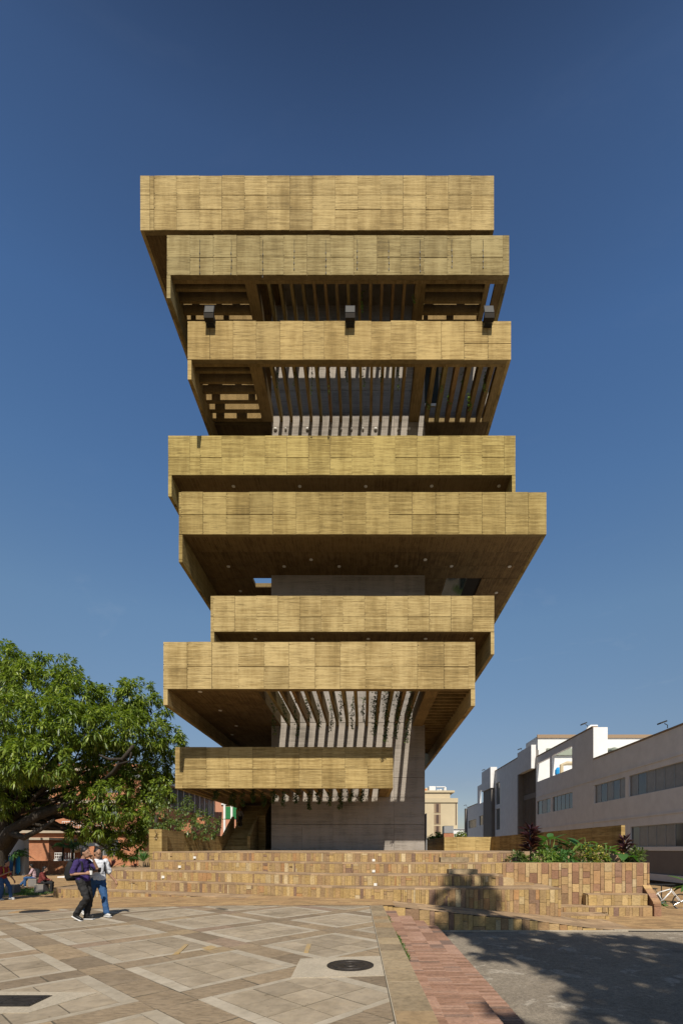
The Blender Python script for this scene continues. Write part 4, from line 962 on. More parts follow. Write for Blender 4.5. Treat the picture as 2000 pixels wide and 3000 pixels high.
M['leaf_yellow'] = leaf_mat('variegated_leaf', [(0, (.05, .10, .02)), (.5, (.09, .15, .03)), (.8, (.30, .30, .05)), (1, (.45, .38, .08))])
M['leaf_lime'] = leaf_mat('lime_leaf', [(0, (.07, .14, .03)), (.6, (.13, .21, .045)), (1, (.24, .3, .07))])
M['leaf_red'] = leaf_mat('dark_red_leaf', [(0, (.022, .008, .012)), (.6, (.045, .014, .02)), (1, (.09, .025, .03))], .2, .35)
M['leaf_straw'] = leaf_mat('straw_leaf', [(0, (.2, .13, .06)), (1, (.34, .24, .12))])
M['leaf_vine'] = leaf_mat('ivy_leaf', [(0, (.025, .05, .012)), (.6, (.05, .085, .02)), (1, (.10, .14, .03))])
M['grass'] = leaf_mat('short_grass', [(0, (.05, .10, .02)), (1, (.10, .17, .035))])
k = NT('tree_bark'); p = k.pos(); n = k.noise(k.scale(p, (3, 3, .8)), 4, 6, .7)
k.color(k.ramp(n, [(.3, (.02, .016, .012)), (.7, (.075, .062, .048))])).bump(n, .8, .06); M['bark'] = k.m
class Leaves:
    """many small leaves: each a bent blade of two triangles"""
    def __init__(s, seed): s.r = np.random.default_rng(seed); s.V = []; s.n = 0
    def add(s, base, d, l, w, droop=.25, nrm=None):
        base = np.asarray(base, float); N = len(base); d = np.asarray(d, float); d = d/np.maximum(1e-6, np.linalg.norm(d, axis=1))[:, None]
        up = np.tile(np.array([0, 0, 1.]), (N, 1))+s.r.normal(0, .35, (N, 3)) if nrm is None else np.asarray(nrm, float)
        sd = np.cross(d, up); sd /= np.maximum(1e-6, np.linalg.norm(sd, axis=1))[:, None]
        l = np.broadcast_to(np.asarray(l, float), (N,))[:, None]; w = np.broadcast_to(np.asarray(w, float), (N,))[:, None]
        mid = base+d*l*.5; tip = base+d*l; tip[:, 2] -= (l*droop)[:, 0]; mid[:, 2] -= (l*droop*.2)[:, 0]
        s.V.append(np.stack([base, mid+sd*w/2, tip, mid-sd*w/2], 1)); s.n += N; return s
    def whorl(s, centres, n, l, w, spread=1., outward=None, droop=.35, bias=(0, 0, .0)):
        c = np.repeat(np.asarray(centres, float), n, 0); N = len(c)
        d = s.r.normal(0, 1, (N, 3)); d /= np.linalg.norm(d, axis=1)[:, None]; d = d*spread+np.asarray(bias)
        if outward is not None: d += np.repeat(np.asarray(outward), n, 0)
        return s.add(c+d*.05, d, l*s.r.uniform(.65, 1.2, N), w*s.r.uniform(.8, 1.2, N), droop)
    def build(s, name, mat, parent=None, base=None):
        v = np.concatenate(s.V).reshape(-1, 3); off = np.array(wl(parent) if parent else (base or (0, 0, 0))); v = v-off; n = len(v)//4
        me = bpy.data.meshes.new(name); me.vertices.add(len(v)); me.vertices.foreach_set('co', v.ravel().astype(np.float32))
        me.loops.add(n*4); me.polygons.add(n); me.loops.foreach_set('vertex_index', np.arange(n*4, dtype=np.int32))
        me.polygons.foreach_set('loop_start', np.arange(0, n*4, 4, dtype=np.int32)); me.polygons.foreach_set('loop_total', np.full(n, 4, dtype=np.int32))
        me.materials.append(mat); me.update(calc_edges=True); me.validate()
        return link(name, me, parent, base)
def curve_pts(a, b, n=7, sag=.0, wob=.0, rr=None):
    a, b = Vector(a), Vector(b); out = []
    for i in range(n):
        t = i/(n-1); p = a.lerp(b, t); p.z += sag*math.sin(PI*t)
        if rr and 0 < i < n-1: p += Vector((rr.uniform(-1, 1), rr.uniform(-1, 1), rr.uniform(-1, 1)))*wob
        out.append(p)
    return out
def lobes_tree(name, label, base, trunk_top, trunk_r, lobes, density, leaf, per, seed, mat='leaf', cat='tree', limbs=None, group=None):
    """lobes: (x,y,z,r). density: clumps per square metre of lobe surface; leaf: (length,width)"""
    t = thing(name, label, cat, base, group); rr = random.Random(seed); Lv = Leaves(seed)
    tb = MB(); tb.sm = True
    tp = curve_pts(base, trunk_top, 7, 0, trunk_r*.35, rr); tb.tube([p_-Vector((0, 0, .3 if i == 0 else 0)) for i, p_ in enumerate(tp)], [trunk_r*(1.35 if i == 0 else 1.1-.07*i) for i in range(7)], 10)
    tb.build('trunk', M['bark'], t)
    for i, (x, y, z, r) in enumerate(lobes):
        s0 = Vector(tp[rr.choice((4, 5, 6))]); lp = curve_pts(s0, (x, y, z-.25*r), 6, r*.15, r*.12, rr)
        r0 = trunk_r*rr.uniform(.16, .3); b_ = MB(); b_.sm = True; b_.tube(lp, [r0*(1-.15*j) for j in range(6)], 6)
        for q in range(3):
            e = Vector((x, y, z))+Vector((rr.gauss(0, 1), rr.gauss(0, 1), rr.gauss(.3, .8))).normalized()*r*.8
            b_.tube(curve_pts(lp[3+q % 3], e, 4, .1, r*.06, rr), [r0*.35, r0*.25, r0*.18, r0*.08], 5)
        b_.build('limb', M['bark'], t)
    for x, y, z, r in lobes:
        n = max(6, int(density*4*PI*r*r)); g = Lv.r
        d = g.normal(0, 1, (n, 3)); d /= np.linalg.norm(d, axis=1)[:, None]
        rad = r*g.uniform(.55, 1.08, n)**.6; c = np.array([x, y, z])+d*rad[:, None]*np.array([1, 1, .85])
        Lv.whorl(c, per, leaf[0], leaf[1], 1., d*.5, .45, (0, 0, -.1))
    Lv.build('crown', M[mat], t); return t
# the big tree on the left
YT = 37.
def lobe(x, y, r, dy=0): Y = YT+dy; return (PX(x, Y), Y, PZ(y, Y), r*Y/FPX)
big = [lobe(x, y, r, d) for x, y, r, d in (
 (5, 1955, 85, 1), (-60, 2010, 110, 2), (95, 2000, 78, 0), (165, 1975, 66, 1), (215, 2030, 66, -1), (262, 2045, 52, 0), (345, 2050, 55, 1), (400, 2040, 58, 2), (445, 2080, 48, 2),
 (60, 2100, 95, -3), (160, 2110, 90, -3), (250, 2130, 80, -2), (340, 2130, 80, -1), (420, 2150, 70, 1), (485, 2165, 52, 3), (515, 2185, 34, 3), (-40, 2180, 110, -2),
 (30, 2230, 85, -4), (130, 2225, 80, -4), (230, 2230, 70, 0), (320, 2235, 75, 1), (410, 2250, 75, 2), (470, 2250, 55, 4), (60, 2330, 60, 0), (-30, 2330, 80, -2),
 (160, 2330, 60, 2), (250, 2345, 62, 0), (340, 2345, 68, -1), (420, 2350, 62, 3), (465, 2330, 38, 5), (300, 2420, 52, 0), (365, 2430, 55, 2), (420, 2440, 42, 3), (240, 2425, 42, 1), (380, 2485, 34, 2), (330, 2490, 24, 1)  )]
tt = lobes_tree('shade_tree', 'huge spreading green tree filling the left of the scene', (PX(-22, 36), 36.5, -.45), (PX(15, 36), 36.6, 5.2), .72, big, 2.3, (.44, .105), 19, 4)
lm = MB(); lm.sm = True
def pp(x, y, Y): return (PX(x, Y), Y, PZ(y, Y))
lm.tube([pp(-15, 2510, 36.3), pp(30, 2435, 36), pp(110, 2390, 35.8), pp(190, 2362, 36), pp(250, 2330, 36.4), pp(300, 2295, 36.6)], [.5, .42, .34, .28, .22, .18], 9)
lm.tube([pp(300, 2295, 36.6), pp(335, 2262, 35.2), pp(360, 2225, 34), pp(390, 2185, 33.6)], [.2, .18, .15, .1], 8)
lm.tube([pp(360, 2225, 34), pp(320, 2225, 33.6), pp(290, 2212, 33.4)], [.12, .09, .05], 6); lm.tube([pp(350, 2240, 34), pp(380, 2230, 33.6), pp(385, 2205, 33.2)], [.1, .07, .05], 6)
lm.tube([pp(30, 2440, 36), pp(70, 2455, 35.4), pp(130, 2425, 35), pp(160, 2400, 35)], [.3, .22, .16, .1], 8); lm.build('great_limb', M['bark'], tt)
# trees behind the low wall on the left
lobes_tree('garden_tree', 'loose leafy small tree behind the ochre wall left of the stair', (PX(500, 31), 31, .2), (PX(505, 31), 31, 2.2), .12,
  [(PX(x, 31+d), 31+d, PZ(y, 31+d), r*31/FPX) for x, y, r, d in ((470, 2400, 32, 0), (510, 2390, 30, 1), (550, 2385, 32, 0), (590, 2400, 30, 1), (620, 2418, 24, 0), (560, 2425, 34, -1), (500, 2435, 34, -1), (610, 2440, 22, 0), (455, 2430, 26, 0), (540, 2350, 22, 1), (480, 2360, 22, 1), (648, 2405, 10, 1))], 6, (.17, .09), 9, 9, 'leaf_shrub')
lobes_tree('garden_tree', 'young tree with pale leaves between big tree and tower', (PX(455, 34), 34, -.3), (PX(455, 34), 34, 4), .14,
  [(PX(x, 34), 34, PZ(y, 34), r*34/FPX) for x, y, r in ((450, 2330, 30), (475, 2300, 26), (440, 2380, 26), (490, 2330, 18))], 4.5, (.26, .11), 10, 10, 'leaf')
# far bushes and trees
for x, y, r, Y, lb in ((1270, 2456, 17, 62, 'rounded bright bush behind the low wall right of the tower'), (1345, 2448, 12, 78, 'dark bush between brick hut and grey building')):
    lobes_tree('bush', lb, (PX(x, Y), Y, -.9), (PX(x, Y), Y, PZ(y+6, Y)), .1, [(PX(x+a*r, Y), Y+b, PZ(y+c*r, Y), r*.62*Y/FPX) for a, b, c in ((-.8, 0, .3), (-.2, -.5, -.1), (.5, 0, -.6), (.6, .5, .2), (0, .6, .4), (1.0, 0, -.1))], 5, (.3, .16), 9, 30+x, 'leaf', 'bush')
lobes_tree('far_tree', 'tree seen through the dark opening beside the tower base', (-14.3, 72, -.9), (-14.3, 72, 2), .2, [(-14.6, 72, 3.5, 1.5), (-13.2, 73, 2.6, 1.5), (-15.5, 73, 2.2, 1.6)], 3, (.4, .15), 9, 77, 'leaf')
# tree behind the camera whose shade falls on the road and steps
def shade(X, Y, h, r): return (X+.095*h, Y-h, RZ+h, r)
lobes_tree('roadside_tree', 'tall tree outside the frame shading the asphalt', (8.5, -6, -.74), (8.2, -6, 8), .5,
  [shade(*q) for q in ((3.35, 18.7, 18, .62), (3.3, 17.2, 17.5, .85), (3.1, 15.4, 17, 1.1), (4.2, 13.2, 16.5, 1.5), (6.3, 11.4, 16, 1.9), (3.6, 11.4, 15.5, .9), (8.6, 9.6, 15, 2.2), (5.2, 9.2, 15, 1.6), (11.0, 8.0, 14.5, 2.3), (7.2, 7.2, 14, 2.2), (4.3, 7.0, 14, 1.2), (9.6, 5.2, 13.5, 2.4), (6.2, 4.8, 13, 2), (12.5, 5.5, 13, 2.4), (3.3, 5.6, 13.5, .8), (2.2, 6.9, 15.5, .42), (2.1, 5.0, 14, .7))], 3.0, (.5, .2), 11, 15)
def shade2(X, Y, h, r): return (X+.095*h, Y-h, -.43+h, r)
lobes_tree('roadside_tree', 'tree outside the frame on the left shading the cube seats', (-20.5, 10, -.1), (-20.2, 10, 5), .4,
  [shade2(*q) for q in ((-15.6, 21.6, 9.5, 1.0), (-17.4, 22.4, 10, 1.7), (-19.8, 21.2, 10, 2.0), (-14.1, 22.4, 9.5, .7), (-18.5, 24.5, 11, 1.8), (-22, 22.5, 10, 2.2))], 2.6, (.5, .2), 10, 16)
# ------------------------------------------------------------------ plants in the planter
def rosette(name, label, base, h, n, l, w, mat, seed, cat='plant', tiers=1, lean=.55, stem=True, droop=.25, group=None, trunk=.0):
    t = thing(name, label, cat, base, group); Lv = Leaves(seed); g = Lv.r; b = np.array(base)
    for k_ in range(tiers):
        z = h*(.25+.75*(k_+1)/tiers) if tiers > 1 else h*.3
        a = g.uniform(0, 2*PI, n); el = g.uniform(lean, 1.4, n) if tiers == 1 else g.uniform(.15, 1.25, n)
        d = np.stack([np.cos(a)*np.cos(el), np.sin(a)*np.cos(el), np.sin(el)], 1)
        c = np.tile(b+np.array([0, 0, z if tiers > 1 else trunk]), (n, 1))+d*.03
        Lv.add(c, d, l*g.uniform(.7, 1.15, n), w, droop)
    Lv.build('leaves', M[mat], t)
    if stem: MB().tube([(b[0], b[1], b[2]-.05), (b[0]+.02, b[1], b[2]+max(.1, h*.8 if tiers > 1 else trunk))], [.035, .02], 6).build('stem', M['bark'], t)
    return t
SZ = 1.12
def pl_at(x, Y): return (PX(x, Y), Y, SZ)
rosette('cordyline', 'tall dark red cordyline at the left end of the planter', pl_at(1553, 18.6), 1.25, 26, .5, .085, 'leaf_red', 1, tiers=7)
rosette('cordyline', 'shorter dark red cordyline at the right end of the planter', pl_at(1830, 18.9), .85, 22, .45, .085, 'leaf_red', 2, tiers=4)
def bigleaf(name, label, base, n, h, l, w, mat, seed):
    t = thing(name, label, 'plant', base); rr = random.Random(seed); b = Vector(base); st_ = MB(); bl_ = MB()
    for i in range(n):
        a = rr.uniform(0, 2*PI); hh = h*rr.uniform(.55, 1.05); o = Vector((math.cos(a), math.sin(a)*.7, 0))*rr.uniform(.1, .38)
        tip = b+o+Vector((0, 0, hh)); st_.tube(curve_pts(b, tip, 4, .05), .012, 5)
        d = (o.normalized()*.8+Vector((0, 0, rr.uniform(-.5, .6)))).normalized(); sd = d.cross(Vector((0, 0, 1))).normalized(); nn = sd.cross(d)
        L_, W_ = l*rr.uniform(.75, 1.15), w*rr.uniform(.8, 1.15); prof = [(0, .25), (.15, .8), (.4, 1), (.7, .7), (.9, .3), (1, .02)]; vs = []
        for t_, ww in prof:
            c = tip+d*L_*t_-Vector((0, 0, 1))*L_*.25*t_*t_
            vs += [c-sd*W_/2*ww+nn*.05*ww*W_, c-nn*.02, c+sd*W_/2*ww+nn*.05*ww*W_]
        bl_.add(vs, [(3*k_, 3*k_+1, 3*k_+4, 3*k_+3) for k_ in range(5)]+[(3*k_+1, 3*k_+2, 3*k_+5, 3*k_+4) for k_ in range(5)])
    bl_.sm = True; bl_.build('leaves', M[mat], t); st_.build('stalks', M['leaf_lime'], t); return t
bigleaf('broadleaf_plant', 'large arching broad-leaved plant beside the tall red cordyline', pl_at(1610, 18.9), 13, .95, .6, .3, 'leaf_deep', 5)
bigleaf('broadleaf_plant', 'broad-leaved plant with paddle leaves left of the variegated bush', pl_at(1655, 19.1), 11, .95, .62, .3, 'leaf_deep', 6)
bigleaf('broadleaf_plant', 'upright paddle leaf plant rising behind the variegated bush', pl_at(1722, 19.3), 7, 1.05, .5, .26, 'leaf_lime', 7)
bigleaf('broadleaf_plant', 'lime-stalked plant between variegated bush and split-leaf plant', pl_at(1775, 18.9), 8, .72, .4, .26, 'leaf_lime', 8)
mo = bigleaf('monstera_plant', 'plant with large split leaves spilling over the planter edge', pl_at(1822, 18.5), 9, .45, .45, .42, 'leaf_deep', 9)
def bushy(name, label, base, r, n, leaf, mat, seed, h=None):
    t = thing(name, label, 'plant', base); Lv = Leaves(seed); g = Lv.r; d = g.normal(0, 1, (n, 3)); d /= np.linalg.norm(d, axis=1)[:, None]; d[:, 2] = np.abs(d[:, 2])
    c = np.array(base)+d*(r*g.uniform(.5, 1.05, n))[:, None]*np.array([1, .8, (h or r)/r])
    Lv.whorl(c, 7, leaf[0], leaf[1], .9, d*.7, .3); Lv.build('leaves', M[mat], t)
    sm_ = MB()
    for i in range(6): sm_.tube([(base[0], base[1], base[2]-.05), (base[0]+random.uniform(-.5, .5)*r, base[1]+random.uniform(-.4, .4)*r, base[2]+.6*(h or r))], .012, 5)
    sm_.build('stems', M['bark'], t); return t
bushy('variegated_bush', 'yellow-speckled variegated bush in the middle of the planter', pl_at(1732, 18.7), .62, 95, (.16, .07), 'leaf_yellow', 11, .72)
bushy('leafy_plant', 'fine-leaved green plant right of the tall red cordyline', pl_at(1592, 18.5), .45, 55, (.26, .055), 'leaf_lime', 12, .6)
bushy('leafy_plant', 'dense dark green plant low in the planter centre', pl_at(1648, 18.55), .42, 50, (.22, .06), 'leaf_deep', 13, .55)
bushy('leafy_plant', 'small green plant at the right tip of the planter', pl_at(1860, 18.7), .4, 40, (.2, .07), 'leaf_shrub', 14, .6)
bushy('leafy_plant', 'low green shrub at the left tip of the planter', pl_at(1515, 18.75), .36, 40, (.17, .05), 'leaf_shrub', 15, .42)
rosette('straw_plant', 'dry straw-coloured spiky plant in the middle of the planter', pl_at(1685, 18.55), .8, 34, .72, .035, 'leaf_straw', 16, lean=.9)
rosette('feathery_plant', 'striped arching green plant in front of the paddle leaves', pl_at(1630, 18.5), .7, 30, .7, .05, 'leaf_lime', 17, lean=.6)
def grass(name, label, pts_fn, n, l, seed):
    Lv = Leaves(seed); P = np.array([pts_fn(Lv.r) for _ in range(n)]); d = Lv.r.normal(0, .45, (n, 3)); d[:, 2] = 1
    o = Lv.add(P, d, l*Lv.r.uniform(.5, 1.2, n), l*.22, .2).build(name, M['grass']); return tag(o, label, 'grass', kind='stuff')
grass('planter_grass', 'short grass along the planter edge', lambda g: (g.uniform(5.75, 10.3), 18.33+abs(g.normal(0, .22)), 1.115), 5200, .09, 31)
grass('lawn_patch', 'small shaded grass patch between the cube seats', lambda g: (g.uniform(-19, -14.6), g.uniform(21.6, 25), -.43), 5000, .13, 32)
grass('kerb_weeds', 'weeds growing in the joint between kerb and brick steps', lambda g: (lambda y: (KR(y)+.02+abs(g.normal(0, .03)), y, -.13))(g.choice([8.2, 8.8, 9.3, 9.7, 12.2])+g.normal(0, .28)), 500, .09, 33)
# plants on the left bed
bed = MB().box(-12.4, -10.66, 22.2, 29, -.9, .74).build('planting_bed', M['soil']); tag(bed, 'raised planting bed left of the ochre pillar', kind='structure')
for x, Y, lb, s in ((327, 23.2, 'dark red cordyline on the left bed behind the men', 41), (396, 23.4, 'small dark red cordyline near the ochre pillar', 42)):
    rosette('cordyline', lb, (PX(x, Y), Y, .74), .6, 22 if s == 41 else 14, .62 if s == 41 else .42, .075, 'leaf_red', s, lean=.35)
rosette('yucca', 'spiky green yucca against the ochre pillar', (PX(419, 23.3), 23.3, .74), .9, 60, .75, .06, 'leaf_deep', 43, lean=.25, trunk=.3)
rosette('spiky_plant', 'tiny spiky plant on the left bed between the cordylines', (PX(362, 23.3), 23.3, .74), .4, 16, .3, .03, 'leaf_shrub', 44, lean=.5)
def palm(label, x, Y, h, seed):
    b = (PX(x, Y), Y, -.45); t = thing('palm', label, 'palm', b, 'small palms behind the fence'); MB().tube([b, (b[0]+.1, b[1], b[2]+h)], [.1, .07], 7).build('trunk', M['bark'], t)
    Lv = Leaves(seed); g = Lv.r
    for i in range(13):
        a = g.uniform(0, 2*PI); e = g.uniform(.1, 1.0); q0 = np.array([b[0]+.1, b[1], b[2]+h]); L_ = g.uniform(1.1, 1.5)
        for k_ in range(12):
            s_ = (k_+1)/12; p_ = q0+np.array([math.cos(a)*math.cos(e), math.sin(a)*math.cos(e), math.sin(e)])*L_*s_-np.array([0, 0, .7*s_*s_])
            for sg in (-1, 1):
                dd = np.array([math.cos(a+sg*.9), math.sin(a+sg*.9), -.5]); Lv.add([p_], [dd], .42*(1-.5*s_), .05, .3)
    Lv.build('fronds', M['leaf_deep'], t)
palm('small palm behind the right end of the slatted fence', 182, 43, 2.4, 51); palm('taller palm right behind the walking men', 212, 43.5, 2.6, 52); palm('small palm against the blue sign wall', 40, 37.2, 1.7, 53)
# ------------------------------------------------------------------ tower fittings and trailing plants
M['lens'] = plain('floodlight_lens', (.07, .068, .062), .7)
FG = 'floodlights on the third parapet'
Y = T3['Y']
for x, lb in ((619, 'grey floodlight on the third parapet, left one of three'), (1026, 'grey floodlight on the third parapet, middle one of three'), (1427, 'grey floodlight on the third parapet, right one of three')):
    X = PX(x, Y); z = T3['zt']; t = thing('floodlight', lb, 'floodlight', (X, Y-.3, z), FG)
    h = MB().obox((X, Y-.42, z+.34), ((1, 0, 0), (0, 1, -.3), (0, .3, 1)), (.66, .1, .72)).build('lamp_head', M['dark_metal'], t)
    MB().obox((X, Y-.475, z+.325), ((1, 0, 0), (0, 1, -.3), (0, .3, 1)), (.58, .02, .64)).build('lens', M['lens'], h)
    MB().box(X-.33, X+.33, Y-.62, Y-.3, z-.42, z-.08).build('driver_box', M['hole'], t)
    for s_ in (-1, 1): MB().beam((X+s_*.3, Y-.05, z-.1), (X+s_*.3, Y-.45, z+.05), .05, .05).build('bracket', M['dark_metal'], t)
    MB().box(X-.28, X+.28, Y-.3, Y-.03, z-.5, z-.45).build('arm', M['dark_metal'], t)
Y = T2['Y']
for i in range(10):
    x = 587+92*i; X = PX(x, Y)-.02; l = R.uniform(2.0, 2.6) if i < 6 else R.uniform(1.7, 2.3); m = MB()
    pts = [(X+R.uniform(-.02, .02), Y-.07, T2['zt']-.35-l*j/5) for j in range(6)]
    m.tube(pts, .012, 4)
    for j in (2, 3, 4, 5): m.sphere(pts[j], (.035, .035, .09), 6, 4)
    m.build('drip_cable', M['dark_metal'], tower)
def vine(label, group, top, length, n, seed, sp=.09, lf=.13, drift=0., mat='leaf_vine'):
    Lv = Leaves(seed); g = Lv.r; t = g.uniform(0, 1, n)**.8
    c = np.stack([top[0]+drift*t+np.sin(t*7+seed)*.05+g.normal(0, sp, n)*(1-.45*t), top[1]+g.normal(0, sp, n)*(1-.4*t), top[2]-length*t], 1)
    d = g.normal(0, 1, (n, 3)); d[:, 1] -= .6; d[:, 2] -= .5
    th = thing('trailing_vine', label, 'vine', top, group); Lv.add(c, d, lf*g.uniform(.6, 1.2, n), lf*.75, .3).build('leaves', M[mat], th)
    MB().tube([(top[0]+drift*q/4+math.sin(q/4*7+seed)*.05, top[1], top[2]-length*q/4) for q in range(5)], .008, 4).build('stem', M['bark'], th)
ORD = ['first', 'second', 'third', 'fourth', 'fifth', 'sixth', 'seventh', 'eighth', 'ninth', 'tenth', 'eleventh', 'twelfth', 'thirteenth', 'fourteenth', 'fifteenth']
rv = random.Random(8); Y = T7['Y']; zb = T7['zb']
for i in range(13):
    dense = i >= 9; x = -6.0+.775*i-.22
    vine('%s ivy strand from the left under the seventh tier' % ORD[i], 'ivy hanging under the seventh tier', (x, rv.uniform(32.0, 34.0) if not dense else 32.2, zb+.75), rv.uniform(1.9, 2.9) if not dense else rv.uniform(2.9, 3.6), rv.randint(110, 170) if not dense else 420, 100+i, .09 if not dense else .13, .12, .25*(6-i)/6)
Y = T8['Y']; zb = T8['zb']
for i in range(15):
    x = T8['X0']+1.15+.796*i+(.5 if i > 1 else 1.2)
    vine('%s ivy tuft from the left below the lowest tier' % ORD[i], 'ivy hanging below the lowest tier', (x, rv.uniform(34.3, 36.5), zb+.25), rv.uniform(.8, 1.5), rv.randint(110, 190), 130+i, .13, .14)
Y = T3['Y']; zb = T3['zb']
for i in range(8):
    x = PX(805+i*52, Y); vine('%s thin ivy strand from the left under the third tier' % ORD[i], 'thin ivy under the third tier', (x, 34.6, zb+.8), rv.uniform(1.2, 2.6), 40, 160+i, .03, .12)
for i, (x, y) in enumerate(((1293, 1092), (1357, 1088), (1420, 1092), (1254, 1155), (1316, 1155), (1375, 1150))):
    Yv = 35.6 if y < 1120 else 37.0; vine('%s ivy tuft among the right beams of the third tier' % ORD[i], 'ivy tufts in the right bay of the third tier', (PX(x, Yv), Yv, PZ(y, Yv)), rv.uniform(.8, 1.5), 70, 180+i, .07, .14, 0, 'leaf_lime')
vine('long ivy strand under the second tier near the middle', None, (PX(1060, 35), 35.0, PZ(850, 35)), 1.6, 60, 190, .05, .13, 0, 'leaf_lime')
vine('short ivy tuft by the right main beam of the second tier', None, (PX(1212, 35), 35.0, PZ(862, 35)), .6, 24, 191, .04, .13, 0, 'leaf_lime')
vine('sparse ivy sprig lying over the lowest parapet face', None, (PX(828, 33.3), 33.36, PZ(2215, 33.36)), 2.0, 26, 192, .03, .11)
vine('dry tendrils hanging over the ochre pillar on the left', None, (PX(456, 23.8), 23.84, PZ(2431, 23.84)), .45, 40, 193, .05, .06, 0, 'leaf_straw')

# ------------------------------------------------------------------ bicycle
M['white_gloss'] = plain('white_gloss_paint', (.8, .8, .78), .25); M['rubber'] = plain('black_rubber', (.02, .02, .02), .75); M['chrome'] = plain('chrome', (.6, .6, .6), .25, 1.)
bi = thing('bicycle', 'white bicycle parked beside the planter at the right edge', 'bicycle', (12, 19.4, RZ)); Yb = 19.4
def B(x, y): return (PX(1880+x*.0765, Yb), Yb, PZ(2560+y*.0765, Yb))
fr = MB(); fr.sm = True
BBk, ST, HT, HB, RH, FH = B(770, 1050), B(600, 740), B(1110, 590), B(1130, 660), B(400, 1080), B(1470, 1085)
for a, b, r in ((ST, HT, .022), (BBk, HB, .028), (BBk, ST, .02), (HT, HB, .026), (ST, RH, .012), (BBk, RH, .012)): fr.tube([a, b], r, 8)
fr.build('frame', M['white_gloss'], bi)
for h in (RH, FH):
    wv = MB().ring(h, (0, 1, 0), .31, .022, 32, 6).build('wheel', M['rubber'], bi); sp_ = MB().ring(h, (0, 1, 0), .285, .01, 32, 5)
    for i in range(14):
        a = 2*PI*i/14; sp_.tube([h, (h[0]+.28*math.cos(a), h[1], h[2]+.28*math.sin(a))], .002, 3)
    sp_.build('rim', M['chrome'], wv); MB().tube([(h[0], h[1]-.05, h[2]), (h[0], h[1]+.05, h[2])], .025, 8).build('hub', M['chrome'], wv)
fk = MB()
for s_ in (-.055, .055): fk.tube([(HB[0], HB[1]+s_, HB[2]), (FH[0], FH[1]+s_, FH[2])], .016, 6)
fk.build('fork', M['white_gloss'], bi)
se = Vector(B(490, 605)); MB().tube([ST, tuple(se)], .014, 6).build('seat_post', M['chrome'], bi)
MB().sphere((se.x-.02, se.y, se.z+.02), (.14, .07, .03), 12, 6).build('saddle', M['rubber'], bi)
hb = Vector(B(1100, 470)); MB().tube([HT, (HT[0]-.01, HT[1], hb.z)], .015, 6).tube([(hb.x-.05, hb.y-.3, hb.z+.01), (hb.x, hb.y-.1, hb.z), (hb.x, hb.y+.1, hb.z), (hb.x-.05, hb.y+.3, hb.z+.01)], .014, 6).build('handlebar', M['rubber'], bi)
MB().ring(BBk, (0, 1, 0), .09, .012, 20, 5).build('chainring', M['chrome'], bi)
MB().beam(BBk, (BBk[0]+.12, BBk[1]-.06, BBk[2]-.1), .02, .02).box(BBk[0]+.08, BBk[0]+.17, BBk[1]-.16, BBk[1]-.07, BBk[2]-.115, BBk[2]-.095).build('crank', M['chrome'], bi)
rk = thing('railing', 'dark pipe railing behind the bicycle', 'railing', (13, 21.5, RZ)); MB().tube([(11, 21.5, .08), (24, 21.5, .08)], .03, 6).build('top_rail', M['dark_metal'], rk)
for i in range(7): MB().tube([(11.2+i*2, 21.5, RZ), (11.2+i*2, 21.5, .08)], .025, 6).build('post', M['dark_metal'], rk)
bushy('leafy_plant', 'low ground plants behind the bicycle', (12.2, 20.6, RZ), .5, 60, (.2, .08), 'leaf_deep', 61, .35)
bigleaf('broadleaf_plant', 'large dark broad leaf at the right edge behind the bicycle', (14.3, 21.0, RZ), 9, 1.1, .9, .4, 'leaf_deep', 62)

# ------------------------------------------------------------------ people
def mat_c(n, c, r=.8): return plain(n, c, r, 0, .12, 25)
SK = mat_c('skin', (.36, .2, .125), .55); HAIR = mat_c('black_hair', (.012, .01, .009), .5); EYEM = plain('eye', (.02, .015, .012), .3)
def loft(m, rings, k=14):
    n0 = len(m.v)
    for (f, l, z, a, b) in rings:
        for j in range(k): t = 2*PI*j/k; m.v.append((f+a*math.cos(t), l+b*math.sin(t), z))
    for i in range(len(rings)-1):
        for j in range(k): m.f.append((n0+i*k+j, n0+i*k+(j+1) % k, n0+(i+1)*k+(j+1) % k, n0+(i+1)*k+j)); m.m.append(0)
    m.f.append(tuple(n0+j for j in range(k-1, -1, -1))); m.m.append(0); e = n0+(len(rings)-1)*k; m.f.append(tuple(e+j for j in range(k))); m.m.append(0)
def seg(m, pts, rs, k=9):
    P = [Vector(p) for p in pts]; out = []; rr = []
    for i in range(len(P)-1):
        for j in range(4): out.append(P[i].lerp(P[i+1], j/4)); rr.append(lerp(rs[i], rs[i+1], j/4))
    out.append(P[-1]); rr.append(rs[-1]); m.tube(out, rr, k)
    for p, r in zip(P, rs): m.sphere(p, r*1.0, 9, 7)
